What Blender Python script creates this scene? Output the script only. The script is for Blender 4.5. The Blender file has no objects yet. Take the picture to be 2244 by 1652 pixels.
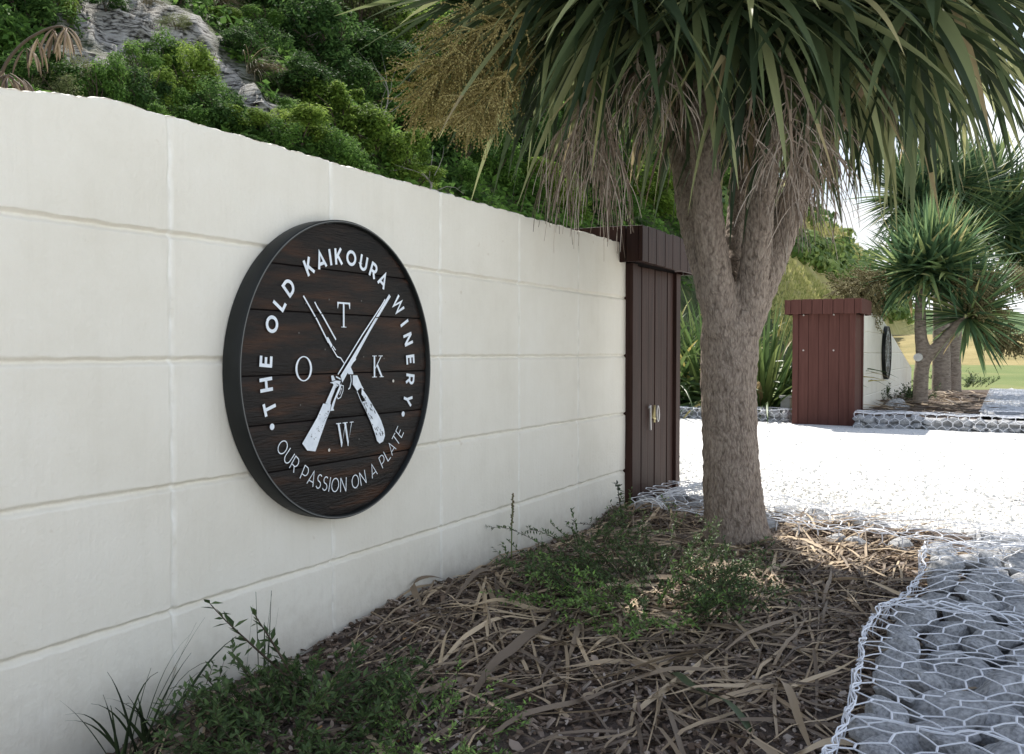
import bpy, math, random
import numpy as np
from mathutils import Vector, noise

R = math.radians
random.seed(7)
S = bpy.context.scene
COL = S.collection

# ------------------------------------------------------------------ camera, sky, sun, exposure
# World frame: X runs along the boundary wall (away from the viewer), Y points behind the wall, Z up. Units are metres.
CAM = Vector((0.0, -1.74, 0.85))
YAW, PITCH = R(28.46), R(-1.60)
cam_data = bpy.data.cameras.new("camera")
cam = bpy.data.objects.new("camera", cam_data)
COL.objects.link(cam)
cam.location = CAM
cam.rotation_euler = (R(90) + PITCH, 0, YAW - R(90))
cam_data.sensor_width = 36.0
cam_data.lens = 32.1
cam_data.clip_start = 0.05
cam_data.clip_end = 4000
S.camera = cam

SUN_EL, SUN_AZ = R(52), R(40)          # the sun stands behind the wall, over the hill (azimuth from +X towards +Y)
w = bpy.data.worlds.new("World")
S.world = w
w.use_nodes = True
nt = w.node_tree
nt.nodes.clear()
wo = nt.nodes.new("ShaderNodeOutputWorld")
bg = nt.nodes.new("ShaderNodeBackground")
sky = nt.nodes.new("ShaderNodeTexSky")
sky.sky_type = 'NISHITA'
sky.sun_disc = False
sky.sun_elevation = SUN_EL
sky.sun_rotation = R(90) - SUN_AZ
sky.air_density = 1.0
sky.dust_density = 1.0
tc = nt.nodes.new("ShaderNodeTexCoord")
mp = nt.nodes.new("ShaderNodeMapping")
mp.inputs["Scale"].default_value = (1.0, 1.0, 2.6)
mp.inputs["Location"].default_value = (0.35, 0.1, 0.2)
cn = nt.nodes.new("ShaderNodeTexNoise")
cn.inputs["Scale"].default_value = 2.6
cn.inputs["Detail"].default_value = 7
cn.inputs["Roughness"].default_value = 0.55
cr = nt.nodes.new("ShaderNodeValToRGB")
cr.color_ramp.elements[0].position = 0.41
cr.color_ramp.elements[1].position = 0.62
mx = nt.nodes.new("ShaderNodeMixRGB")
mx.inputs[2].default_value = (8.6, 8.9, 9.2, 1)
nt.links.new(tc.outputs["Generated"], mp.inputs["Vector"])
nt.links.new(mp.outputs[0], cn.inputs["Vector"])
sepd = nt.nodes.new("ShaderNodeSeparateXYZ")
hz = nt.nodes.new("ShaderNodeValToRGB")          # cloud is brighter and closed towards the horizon
hz.color_ramp.elements[0].position = 0.02; hz.color_ramp.elements[0].color = (1.15, 1.15, 1.15, 1)
hz.color_ramp.elements[1].position = 0.65; hz.color_ramp.elements[1].color = (0.45, 0.46, 0.48, 1)
vm = nt.nodes.new("ShaderNodeMixRGB"); vm.blend_type = 'MULTIPLY'; vm.inputs[0].default_value = 1.0
vm.inputs[2].default_value = (8.6, 8.8, 9.0, 1)
cv = nt.nodes.new("ShaderNodeMapRange"); cv.inputs[1].default_value = 0.0; cv.inputs[2].default_value = 0.4; cv.inputs[3].default_value = 0.05; cv.inputs[4].default_value = 0.0
ca = nt.nodes.new("ShaderNodeMath"); ca.operation = 'ADD'
nt.links.new(tc.outputs["Generated"], sepd.inputs[0])
nt.links.new(sepd.outputs[2], hz.inputs[0]); nt.links.new(sepd.outputs[2], cv.inputs[0])
cy = nt.nodes.new("ShaderNodeMapRange"); cy.inputs[1].default_value = -0.25; cy.inputs[2].default_value = 0.2; cy.inputs[3].default_value = 1.25; cy.inputs[4].default_value = 0.50
nt.links.new(sepd.outputs[1], cy.inputs[0])
vs_ = nt.nodes.new("ShaderNodeVectorMath"); vs_.operation = 'SCALE'
nt.links.new(vm.outputs[0], vs_.inputs[0]); nt.links.new(cy.outputs[0], vs_.inputs['Scale'])
nt.links.new(hz.outputs[0], vm.inputs[1]); nt.links.new(vs_.outputs[0], mx.inputs[2])
nt.links.new(cn.outputs["Fac"], ca.inputs[0]); nt.links.new(cv.outputs[0], ca.inputs[1]); nt.links.new(ca.outputs[0], cr.inputs[0])
nt.links.new(cr.outputs[0], mx.inputs[0])
nt.links.new(sky.outputs[0], mx.inputs[1])
nt.links.new(mx.outputs[0], bg.inputs[0])
bg.inputs[1].default_value = 0.10
nt.links.new(bg.outputs[0], wo.inputs[0])

sun_d = bpy.data.lights.new("sun", 'SUN')
sun_d.energy = 4.0
sun_d.angle = R(0.55)
sun_d.color = (1.0, 0.95, 0.87)
sun = bpy.data.objects.new("sun", sun_d)
COL.objects.link(sun)
sd = Vector((math.cos(SUN_EL) * math.cos(SUN_AZ), math.cos(SUN_EL) * math.sin(SUN_AZ), math.sin(SUN_EL)))
sun.rotation_euler = sd.to_track_quat('Z', 'Y').to_euler()
sun.location = (0, 0, 20)

S.view_settings.view_transform = 'Standard'
S.view_settings.look = 'None'
S.view_settings.gamma = 1.0
S.view_settings.exposure = 1.02
S.render.engine = 'CYCLES'
try:
    S.cycles.use_denoising = True
    S.cycles.max_bounces = 8
    S.cycles.transparent_max_bounces = 8
except Exception:
    pass

# ------------------------------------------------------------------ measuring helpers (photo pixels at 2243 x 1652 -> points of the place)
FWD = Vector((math.cos(YAW) * math.cos(PITCH), math.sin(YAW) * math.cos(PITCH), math.sin(PITCH)))
RGT = Vector((math.sin(YAW), -math.cos(YAW), 0))
UPV = RGT.cross(FWD)

def ray(px, py):
    return FWD * 2000 + RGT * (px - 1121.5) - UPV * (py - 826)

def on_depth(px, py, d):
    return CAM + ray(px, py) * (d / 2000.0)

def on_ground(px, py, z=0.0):
    r = ray(px, py)
    return CAM + r * ((z - CAM.z) / r.z)

def rnd(a, b):
    return random.uniform(a, b)

def hash2(ix, iy, seed):
    h = np.sin(ix * 127.1 + iy * 311.7 + seed * 74.7) * 43758.5453
    return h - np.floor(h)

def vnoise(x, y, seed=0):
    x = np.asarray(x, float); y = np.asarray(y, float)
    ix, iy = np.floor(x), np.floor(y)
    fx, fy = x - ix, y - iy
    fx = fx * fx * (3 - 2 * fx); fy = fy * fy * (3 - 2 * fy)
    a = hash2(ix, iy, seed); b = hash2(ix + 1, iy, seed)
    c = hash2(ix, iy + 1, seed); d = hash2(ix + 1, iy + 1, seed)
    return (a * (1 - fx) + b * fx) * (1 - fy) + (c * (1 - fx) + d * fx) * fy - 0.5

def fbm(x, y, seed=0, octv=4):
    t = 0; amp = 1.0
    for i in range(octv):
        t = t + vnoise(np.asarray(x) * 2 ** i, np.asarray(y) * 2 ** i, seed + i) * amp
        amp *= 0.5
    return t

# ------------------------------------------------------------------ mesh and object helpers
class MB:
    def __init__(self):
        self.v = []; self.f = []; self.t = []; self.cur = 0.5
    def vert(self, p):
        self.v.append((p[0], p[1], p[2])); return len(self.v) - 1
    def face(self, idx):
        self.f.append(tuple(idx)); self.t.append(self.cur)
    def box(self, x0, y0, z0, x1, y1, z1):
        i = len(self.v)
        self.v += [(x0, y0, z0), (x1, y0, z0), (x1, y1, z0), (x0, y1, z0), (x0, y0, z1), (x1, y0, z1), (x1, y1, z1), (x0, y1, z1)]
        for q in ((0, 3, 2, 1), (4, 5, 6, 7), (0, 1, 5, 4), (1, 2, 6, 5), (2, 3, 7, 6), (3, 0, 4, 7)):
            self.face([i + k for k in q])
    def tube(self, pts, rad, n=6, cap=True):
        pts = [Vector(p) for p in pts]
        if not hasattr(rad, '__len__'):
            rad = [rad] * len(pts)
        base = len(self.v)
        a = None
        for i, p in enumerate(pts):
            d = (pts[min(i + 1, len(pts) - 1)] - pts[max(i - 1, 0)])
            if d.length < 1e-9:
                d = Vector((0, 0, 1))
            d.normalize()
            if a is None:
                a = d.orthogonal().normalized()
            else:
                a = (a - d * a.dot(d))
                a = a.normalized() if a.length > 1e-6 else d.orthogonal().normalized()
            b = d.cross(a)
            for k in range(n):
                th = 2 * math.pi * k / n
                q = p + (a * math.cos(th) + b * math.sin(th)) * rad[i]
                self.v.append((q.x, q.y, q.z))
        for i in range(len(pts) - 1):
            for k in range(n):
                k2 = (k + 1) % n
                self.face((base + i * n + k, base + i * n + k2, base + (i + 1) * n + k2, base + (i + 1) * n + k))
        if cap:
            self.face([base + k for k in range(n)][::-1])
            e = base + (len(pts) - 1) * n
            self.face([e + k for k in range(n)])
    def octa(self, p, r):
        i = len(self.v)
        x, y, z = p
        self.v += [(x + r, y, z), (x - r, y, z), (x, y + r, z), (x, y - r, z), (x, y, z + r), (x, y, z - r)]
        for q in ((0, 2, 4), (2, 1, 4), (1, 3, 4), (3, 0, 4), (2, 0, 5), (1, 2, 5), (3, 1, 5), (0, 3, 5)):
            self.face([i + k for k in q])
    def mesh(self, name, mat, org=None, smooth=False):
        me = bpy.data.meshes.new(name)
        v = self.v
        if org is not None and (org[0] or org[1] or org[2]):
            v = [(a - org[0], b - org[1], c - org[2]) for a, b, c in v]
        me.from_pydata(v, [], self.f)
        at = me.attributes.new("tint", 'FLOAT', 'FACE')
        at.data.foreach_set("value", np.array(self.t, dtype=np.float32))
        if smooth:
            me.polygons.foreach_set("use_smooth", [True] * len(me.polygons))
        me.materials.append(mat)
        me.update()
        return me
    def build(self, name, mat, parent=None, smooth=False, org=None):
        if parent is not None:
            org = parent.get("_org", (0, 0, 0))
        o = bpy.data.objects.new(name, self.mesh(name, mat, org, smooth))
        COL.objects.link(o)
        if parent is not None:
            o.parent = parent
        elif org is not None:
            o.location = org
        o["_org"] = list(org) if org is not None else [0, 0, 0]
        return o

def tag(o, label=None, cat=None, group=None, kind=None):
    if label: o["label"] = label
    if cat: o["category"] = cat
    if group: o["group"] = group
    if kind: o["kind"] = kind
    return o

def thing(name, loc, label, cat, group=None):
    o = bpy.data.objects.new(name, None)
    COL.objects.link(o)
    o.location = loc
    o["_org"] = [loc[0], loc[1], loc[2]]
    return tag(o, label, cat, group)

def children_of(o):
    return [c for c in COL.objects if c.parent == o]

def dup(o, parent=None):
    c = o.copy()
    COL.objects.link(c)
    if parent is not None:
        c.parent = parent
    for ch in children_of(o):
        dup(ch, c)
    return c

def grid_mesh(name, P, mat, smooth=True, closed=None):
    """P: array (n, m, 3) -> one sheet"""
    n, m = P.shape[:2]
    me = bpy.data.meshes.new(name)
    me.vertices.add(n * m)
    me.vertices.foreach_set("co", P.reshape(-1).astype(np.float32))
    i = np.arange(n - 1)[:, None] * m + np.arange(m - 1)[None, :]
    q = np.stack([i, i + m, i + m + 1, i + 1], -1).reshape(-1, 4)
    me.loops.add(q.size)
    me.loops.foreach_set("vertex_index", q.reshape(-1).astype(np.int32))
    me.polygons.add(len(q))
    me.polygons.foreach_set("loop_start", (np.arange(len(q)) * 4).astype(np.int32))
    me.polygons.foreach_set("use_smooth", [smooth] * len(q))
    me.materials.append(mat)
    me.update(calc_edges=True)
    o = bpy.data.objects.new(name, me)
    COL.objects.link(o)
    return o

# ------------------------------------------------------------------ materials
def new_mat(name):
    m = bpy.data.materials.new(name)
    m.use_nodes = True
    t = m.node_tree
    t.nodes.clear()
    return m, t, t.nodes, t.links

def ramp(N, stops):
    r = N.new("ShaderNodeValToRGB")
    e = r.color_ramp.elements
    while len(e) < len(stops):
        e.new(0.5)
    for k, (p, c) in enumerate(stops):
        e[k].position = p
        e[k].color = (c[0], c[1], c[2], 1)
    return r

def mat_noise(name, stops, scale=8, detail=6, rough=0.8, bump=0.3, bscale=60, bdist=0.003, stretch=(1, 1, 1), spec=0.3, metal=0.0, rrough=0.6):
    m, t, N, L = new_mat(name)
    out = N.new("ShaderNodeOutputMaterial")
    b = N.new("ShaderNodeBsdfPrincipled")
    tcn = N.new("ShaderNodeTexCoord")
    mpn = N.new("ShaderNodeMapping"); mpn.inputs["Scale"].default_value = stretch
    n1 = N.new("ShaderNodeTexNoise"); n1.inputs["Scale"].default_value = scale; n1.inputs["Detail"].default_value = detail; n1.inputs["Roughness"].default_value = rrough
    rp = ramp(N, stops)
    L.new(tcn.outputs["Object"], mpn.inputs[0]); L.new(mpn.outputs[0], n1.inputs["Vector"])
    L.new(n1.outputs["Fac"], rp.inputs[0]); L.new(rp.outputs[0], b.inputs["Base Color"])
    n2 = N.new("ShaderNodeTexNoise"); n2.inputs["Scale"].default_value = bscale; n2.inputs["Detail"].default_value = 5
    L.new(mpn.outputs[0], n2.inputs["Vector"])
    bp = N.new("ShaderNodeBump"); bp.inputs["Strength"].default_value = bump; bp.inputs["Distance"].default_value = bdist
    L.new(n2.outputs["Fac"], bp.inputs["Height"]); L.new(bp.outputs[0], b.inputs["Normal"])
    b.inputs["Roughness"].default_value = rough
    b.inputs["Metallic"].default_value = metal
    b.inputs["Specular IOR Level"].default_value = spec
    L.new(b.outputs[0], out.inputs[0])
    return m

def mat_leaf(name, stops, trans=0.3, rough=0.5, spec=0.4, objvar=0.0):
    """leaf material: each leaf's own colour comes from the 'tint' value of its faces"""
    m, t, N, L = new_mat(name)
    out = N.new("ShaderNodeOutputMaterial")
    at = N.new("ShaderNodeAttribute"); at.attribute_name = "tint"
    rp = ramp(N, stops)
    fac = at.outputs["Fac"]
    if objvar:
        oi = N.new("ShaderNodeObjectInfo")
        ma = N.new("ShaderNodeMath"); ma.operation = 'MULTIPLY_ADD'
        ma.inputs[1].default_value = objvar; ma.inputs[2].default_value = -objvar * 0.5
        L.new(oi.outputs["Random"], ma.inputs[0])
        ad = N.new("ShaderNodeMath"); ad.operation = 'ADD'; ad.use_clamp = True
        L.new(fac, ad.inputs[0]); L.new(ma.outputs[0], ad.inputs[1])
        fac = ad.outputs[0]
    L.new(fac, rp.inputs[0])
    b = N.new("ShaderNodeBsdfPrincipled")
    b.inputs["Roughness"].default_value = rough
    b.inputs["Specular IOR Level"].default_value = spec
    L.new(rp.outputs[0], b.inputs["Base Color"])
    if trans > 0:
        tr = N.new("ShaderNodeBsdfTranslucent")
        hs = N.new("ShaderNodeHueSaturation"); hs.inputs["Value"].default_value = 1.5; hs.inputs["Hue"].default_value = 0.495; hs.inputs["Saturation"].default_value = 0.92
        L.new(rp.outputs[0], hs.inputs["Color"]); L.new(hs.outputs[0], tr.inputs["Color"])
        ms = N.new("ShaderNodeMixShader"); ms.inputs[0].default_value = trans
        L.new(b.outputs[0], ms.inputs[1]); L.new(tr.outputs[0], ms.inputs[2]); L.new(ms.outputs[0], out.inputs[0])
    else:
        L.new(b.outputs[0], out.inputs[0])
    return m

def mat_plain(name, c, rough=0.5, spec=0.4, metal=0.0):
    m, t, N, L = new_mat(name)
    out = N.new("ShaderNodeOutputMaterial")
    b = N.new("ShaderNodeBsdfPrincipled")
    b.inputs["Base Color"].default_value = (*c, 1)
    b.inputs["Roughness"].default_value = rough
    b.inputs["Specular IOR Level"].default_value = spec
    b.inputs["Metallic"].default_value = metal
    n = N.new("ShaderNodeTexNoise"); n.inputs["Scale"].default_value = 35; n.inputs["Detail"].default_value = 4
    mr = N.new("ShaderNodeMapRange"); mr.inputs[3].default_value = max(0.05, rough - 0.12); mr.inputs[4].default_value = min(1, rough + 0.12)
    L.new(n.outputs["Fac"], mr.inputs[0]); L.new(mr.outputs[0], b.inputs["Roughness"])
    L.new(b.outputs[0], out.inputs[0])
    return m

def mat_wall():
    m, t, N, L = new_mat("cream_painted_block")
    out = N.new("ShaderNodeOutputMaterial"); b = N.new("ShaderNodeBsdfPrincipled")
    tcn = N.new("ShaderNodeTexCoord")
    n1 = N.new("ShaderNodeTexNoise"); n1.inputs["Scale"].default_value = 2.2; n1.inputs["Detail"].default_value = 8; n1.inputs["Roughness"].default_value = 0.65
    r1 = ramp(N, [(0.28, (0.69, 0.655, 0.565)), (0.5, (0.75, 0.718, 0.632)), (0.75, (0.79, 0.765, 0.69))])
    L.new(tcn.outputs["Object"], n1.inputs["Vector"]); L.new(n1.outputs["Fac"], r1.inputs[0])
    # small rusty and grey specks
    n3 = N.new("ShaderNodeTexNoise"); n3.inputs["Scale"].default_value = 26; n3.inputs["Detail"].default_value = 3
    r3 = ramp(N, [(0.70, (0, 0, 0)), (0.80, (1, 1, 1))])
    L.new(tcn.outputs["Object"], n3.inputs["Vector"]); L.new(n3.outputs["Fac"], r3.inputs[0])
    mxn = N.new("ShaderNodeMixRGB"); mxn.inputs[2].default_value = (0.45, 0.36, 0.24, 1)
    ml = N.new("ShaderNodeMath"); ml.operation = 'MULTIPLY'; ml.inputs[1].default_value = 0.35
    L.new(r3.outputs[0], ml.inputs[0]); L.new(ml.outputs[0], mxn.inputs[0]); L.new(r1.outputs[0], mxn.inputs[1])
    ja = N.new("ShaderNodeAttribute"); ja.attribute_name = "joint"
    n6 = N.new("ShaderNodeTexNoise"); n6.inputs["Scale"].default_value = 16; n6.inputs["Detail"].default_value = 5
    L.new(tcn.outputs["Object"], n6.inputs["Vector"])
    r6 = ramp(N, [(0.28, (0.55, 0.50, 0.41)), (0.36, (0.74, 0.715, 0.64)), (0.6, (0.83, 0.815, 0.75))])
    L.new(n6.outputs["Fac"], r6.inputs[0])
    mj = N.new("ShaderNodeMixRGB")
    L.new(ja.outputs["Fac"], mj.inputs[0]); L.new(mxn.outputs[0], mj.inputs[1]); L.new(r6.outputs[0], mj.inputs[2])
    # rain streaks down the face and soil splashed up from the bed
    mps = N.new("ShaderNodeMapping"); mps.inputs["Scale"].default_value = (9, 1, 0.7)
    n7 = N.new("ShaderNodeTexNoise"); n7.inputs["Scale"].default_value = 1.6; n7.inputs["Detail"].default_value = 7; n7.inputs["Roughness"].default_value = 0.7
    L.new(tcn.outputs["Object"], mps.inputs[0]); L.new(mps.outputs[0], n7.inputs["Vector"])
    r7 = ramp(N, [(0.52, (0, 0, 0)), (0.74, (0.12, 0.12, 0.12))]); L.new(n7.outputs["Fac"], r7.inputs[0])
    mk = N.new("ShaderNodeMixRGB"); mk.inputs[2].default_value = (0.50, 0.47, 0.39, 1)
    L.new(r7.outputs[0], mk.inputs[0]); L.new(mj.outputs[0], mk.inputs[1])
    sx = N.new("ShaderNodeSeparateXYZ"); L.new(tcn.outputs["Object"], sx.inputs[0])
    zn = N.new("ShaderNodeMath"); zn.operation = 'MULTIPLY_ADD'; zn.inputs[1].default_value = 0.28; zn.inputs[2].default_value = -0.14
    L.new(n3.outputs["Fac"], zn.inputs[0])
    za = N.new("ShaderNodeMath"); za.operation = 'SUBTRACT'; L.new(sx.outputs[2], za.inputs[0]); L.new(zn.outputs[0], za.inputs[1])
    zr_ = N.new("ShaderNodeMapRange"); zr_.inputs[1].default_value = 0.16; zr_.inputs[2].default_value = -0.02; zr_.inputs[3].default_value = 0.0; zr_.inputs[4].default_value = 0.3
    L.new(za.outputs[0], zr_.inputs[0])
    mz = N.new("ShaderNodeMixRGB"); mz.inputs[2].default_value = (0.33, 0.27, 0.20, 1)
    L.new(zr_.outputs[0], mz.inputs[0]); L.new(mk.outputs[0], mz.inputs[1])
    L.new(mz.outputs[0], b.inputs["Base Color"])
    n2 = N.new("ShaderNodeTexNoise"); n2.inputs["Scale"].default_value = 90; n2.inputs["Detail"].default_value = 6
    L.new(tcn.outputs["Object"], n2.inputs["Vector"])
    mp2 = N.new("ShaderNodeMapping"); mp2.inputs["Rotation"].default_value = (0, R(35), 0); mp2.inputs["Scale"].default_value = (60, 10, 4)
    n4 = N.new("ShaderNodeTexNoise"); n4.inputs["Scale"].default_value = 1.0; n4.inputs["Detail"].default_value = 3
    L.new(tcn.outputs["Object"], mp2.inputs[0]); L.new(mp2.outputs[0], n4.inputs["Vector"])
    ad = N.new("ShaderNodeMath"); ad.operation = 'ADD'
    L.new(n2.outputs["Fac"], ad.inputs[0]); L.new(n4.outputs["Fac"], ad.inputs[1])
    bp = N.new("ShaderNodeBump"); bp.inputs["Strength"].default_value = 0.55; bp.inputs["Distance"].default_value = 0.003
    L.new(ad.outputs[0], bp.inputs["Height"]); L.new(bp.outputs[0], b.inputs["Normal"])
    b.inputs["Roughness"].default_value = 0.62
    b.inputs["Specular IOR Level"].default_value = 0.3
    L.new(b.outputs[0], out.inputs[0])
    return m

def mat_bark():
    m, t, N, L = new_mat("corky_bark")
    out = N.new("ShaderNodeOutputMaterial"); b = N.new("ShaderNodeBsdfPrincipled")
    tcn = N.new("ShaderNodeTexCoord")
    nz = N.new("ShaderNodeTexNoise"); nz.inputs["Scale"].default_value = 9; nz.inputs["Detail"].default_value = 4
    va = N.new("ShaderNodeVectorMath"); va.operation = 'MULTIPLY_ADD'; va.inputs[1].default_value = (0.05, 0.05, 0.05)
    L.new(tcn.outputs["Object"], nz.inputs["Vector"]); L.new(nz.outputs["Color"], va.inputs[0]); L.new(tcn.outputs["Object"], va.inputs[2])
    mpn = N.new("ShaderNodeMapping"); mpn.inputs["Scale"].default_value = (1, 1, 0.36)
    L.new(va.outputs[0], mpn.inputs[0])
    vo = N.new("ShaderNodeTexVoronoi"); vo.feature = 'F1'; vo.inputs["Scale"].default_value = 120
    L.new(mpn.outputs[0], vo.inputs["Vector"])
    n2 = N.new("ShaderNodeTexNoise"); n2.inputs["Scale"].default_value = 55; n2.inputs["Detail"].default_value = 7; n2.inputs["Roughness"].default_value = 0.7
    L.new(mpn.outputs[0], n2.inputs["Vector"])
    mr = N.new("ShaderNodeMapRange"); mr.inputs[1].default_value = 0.0; mr.inputs[2].default_value = 0.75; mr.inputs[3].default_value = 0.24; mr.inputs[4].default_value = -0.06
    L.new(vo.outputs["Distance"], mr.inputs[0])
    mu = N.new("ShaderNodeMath"); mu.operation = 'ADD'
    L.new(mr.outputs[0], mu.inputs[0]); L.new(n2.outputs["Fac"], mu.inputs[1])
    rp = ramp(N, [(0.30, (0.13, 0.10, 0.08)), (0.47, (0.27, 0.218, 0.18)), (0.66, (0.385, 0.32, 0.265)), (0.95, (0.48, 0.41, 0.345))])
    L.new(mu.outputs[0], rp.inputs[0]); L.new(rp.outputs[0], b.inputs["Base Color"])
    bp = N.new("ShaderNodeBump"); bp.inputs["Strength"].default_value = 1.0; bp.inputs["Distance"].default_value = 0.02
    L.new(mu.outputs[0], bp.inputs["Height"]); L.new(bp.outputs[0], b.inputs["Normal"])
    b.inputs["Roughness"].default_value = 0.9; b.inputs["Specular IOR Level"].default_value = 0.15
    L.new(b.outputs[0], out.inputs[0])
    return m

def mat_hill():
    """rock shows where the 'rock' value of the ground is high, dry grass where 'grass' is high, leafy soil elsewhere"""
    m, t, N, L = new_mat("hillside_ground")
    out = N.new("ShaderNodeOutputMaterial"); b = N.new("ShaderNodeBsdfPrincipled")
    tcn = N.new("ShaderNodeTexCoord")
    mpn = N.new("ShaderNodeMapping"); mpn.inputs["Scale"].default_value = (1.7, 1.7, 5.6); mpn.inputs["Rotation"].default_value = (R(4), R(12), 0)
    L.new(tcn.outputs["Object"], mpn.inputs[0])
    n1 = N.new("ShaderNodeTexNoise"); n1.inputs["Scale"].default_value = 2.6; n1.inputs["Detail"].default_value = 9; n1.inputs["Roughness"].default_value = 0.7
    L.new(mpn.outputs[0], n1.inputs["Vector"])
    rk = ramp(N, [(0.40, (0.028, 0.026, 0.024)), (0.46, (0.17, 0.16, 0.145)), (0.53, (0.36, 0.345, 0.32)), (0.70, (0.48, 0.46, 0.435))])
    n1.inputs['Scale'].default_value = 3.4; n1.inputs['Roughness'].default_value = 0.62
    L.new(n1.outputs["Fac"], rk.inputs[0])
    n2 = N.new("ShaderNodeTexNoise"); n2.inputs["Scale"].default_value = 3; n2.inputs["Detail"].default_value = 8
    L.new(tcn.outputs["Object"], n2.inputs["Vector"])
    so = ramp(N, [(0.3, (0.028, 0.036, 0.016)), (0.55, (0.06, 0.085, 0.03)), (0.75, (0.12, 0.11, 0.06))])
    L.new(n2.outputs["Fac"], so.inputs[0])
    n5 = N.new("ShaderNodeTexNoise"); n5.inputs["Scale"].default_value = 0.35; n5.inputs["Detail"].default_value = 9; n5.inputs["Roughness"].default_value = 0.7
    L.new(tcn.outputs["Object"], n5.inputs["Vector"])
    gr = ramp(N, [(0.3, (0.22, 0.22, 0.075)), (0.5, (0.36, 0.32, 0.13)), (0.7, (0.44, 0.38, 0.18))])
    L.new(n5.outputs["Fac"], gr.inputs[0])
    a1 = N.new("ShaderNodeAttribute"); a1.attribute_name = "rock"
    a2 = N.new("ShaderNodeAttribute"); a2.attribute_name = "grass"
    m1 = N.new("ShaderNodeMixRGB"); m2 = N.new("ShaderNodeMixRGB")
    L.new(a1.outputs["Fac"], m1.inputs[0]); L.new(so.outputs[0], m1.inputs[1]); L.new(rk.outputs[0], m1.inputs[2])
    L.new(a2.outputs["Fac"], m2.inputs[0]); L.new(m1.outputs[0], m2.inputs[1]); L.new(gr.outputs[0], m2.inputs[2])
    L.new(m2.outputs[0], b.inputs["Base Color"])
    bp = N.new("ShaderNodeBump"); bp.inputs["Strength"].default_value = 0.9; bp.inputs["Distance"].default_value = 0.12
    inv = N.new("ShaderNodeMath"); inv.operation = 'MULTIPLY_ADD'; inv.inputs[1].default_value = -0.85; inv.inputs[2].default_value = 0.9
    L.new(a2.outputs["Fac"], inv.inputs[0]); L.new(inv.outputs[0], bp.inputs["Strength"])
    L.new(n1.outputs["Fac"], bp.inputs["Height"]); L.new(bp.outputs[0], b.inputs["Normal"])
    b.inputs["Roughness"].default_value = 0.9; b.inputs["Specular IOR Level"].default_value = 0.15
    L.new(b.outputs[0], out.inputs[0])
    return m

def mat_gravel():
    m, t, N, L = new_mat("white_limestone_gravel")
    out = N.new("ShaderNodeOutputMaterial"); b = N.new("ShaderNodeBsdfPrincipled")
    tcn = N.new("ShaderNodeTexCoord")
    vo = N.new("ShaderNodeTexVoronoi"); vo.inputs["Scale"].default_value = 55
    L.new(tcn.outputs["Object"], vo.inputs["Vector"])
    rp = ramp(N, [(0.0, (0.50, 0.49, 0.47)), (0.10, (0.70, 0.69, 0.66)), (1.0, (0.82, 0.81, 0.78))])
    sp = N.new("ShaderNodeSeparateColor")
    L.new(vo.outputs["Color"], sp.inputs[0]); L.new(sp.outputs[0], rp.inputs[0])
    n1 = N.new("ShaderNodeTexNoise"); n1.inputs["Scale"].default_value = 0.55; n1.inputs["Detail"].default_value = 8; n1.inputs["Roughness"].default_value = 0.7
    L.new(tcn.outputs["Object"], n1.inputs["Vector"])
    r2 = ramp(N, [(0.60, (0, 0, 0)), (0.68, (1, 1, 1))])
    L.new(n1.outputs["Fac"], r2.inputs[0])
    mxn = N.new("ShaderNodeMixRGB"); mxn.inputs[2].default_value = (0.22, 0.22, 0.225, 1)
    mlt = N.new("ShaderNodeMath"); mlt.operation = 'MULTIPLY'; mlt.inputs[1].default_value = 0.8
    L.new(r2.outputs[0], mlt.inputs[0]); L.new(mlt.outputs[0], mxn.inputs[0]); L.new(rp.outputs[0], mxn.inputs[1])
    # a worn place where the grey base shows through, and faint wheel tracks along the drive
    vd = N.new("ShaderNodeVectorMath"); vd.operation = 'SUBTRACT'; vd.inputs[1].default_value = (6.0, -2.0, 0)
    L.new(tcn.outputs["Object"], vd.inputs[0])
    vs = N.new("ShaderNodeVectorMath"); vs.operation = 'MULTIPLY'; vs.inputs[1].default_value = (2.0, 1.1, 0)
    L.new(vd.outputs[0], vs.inputs[0])
    vl = N.new("ShaderNodeVectorMath"); vl.operation = 'LENGTH'; L.new(vs.outputs[0], vl.inputs[0])
    n9 = N.new("ShaderNodeTexNoise"); n9.inputs["Scale"].default_value = 7; n9.inputs["Detail"].default_value = 8; n9.inputs["Roughness"].default_value = 0.8
    L.new(tcn.outputs["Object"], n9.inputs["Vector"])
    sm = N.new("ShaderNodeMath"); sm.operation = 'MULTIPLY_ADD'; sm.inputs[1].default_value = 2.2; L.new(n9.outputs["Fac"], sm.inputs[0]); L.new(vl.outputs["Value"], sm.inputs[2])
    pr = N.new("ShaderNodeMapRange"); pr.inputs[1].default_value = 1.55; pr.inputs[2].default_value = 1.25; pr.inputs[3].default_value = 0; pr.inputs[4].default_value = 0.85
    L.new(sm.outputs[0], pr.inputs[0])
    mp9 = N.new("ShaderNodeMixRGB"); mp9.inputs[2].default_value = (0.20, 0.20, 0.205, 1)
    L.new(pr.outputs[0], mp9.inputs[0]); L.new(mxn.outputs[0], mp9.inputs[1])
    L.new(mp9.outputs[0], b.inputs["Base Color"])
    bp = N.new("ShaderNodeBump"); bp.inputs["Strength"].default_value = 0.45; bp.inputs["Distance"].default_value = 0.008
    L.new(vo.outputs["Distance"], bp.inputs["Height"]); L.new(bp.outputs[0], b.inputs["Normal"])
    b.inputs["Roughness"].default_value = 0.9; b.inputs["Specular IOR Level"].default_value = 0.1
    L.new(b.outputs[0], out.inputs[0])
    return m

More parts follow.
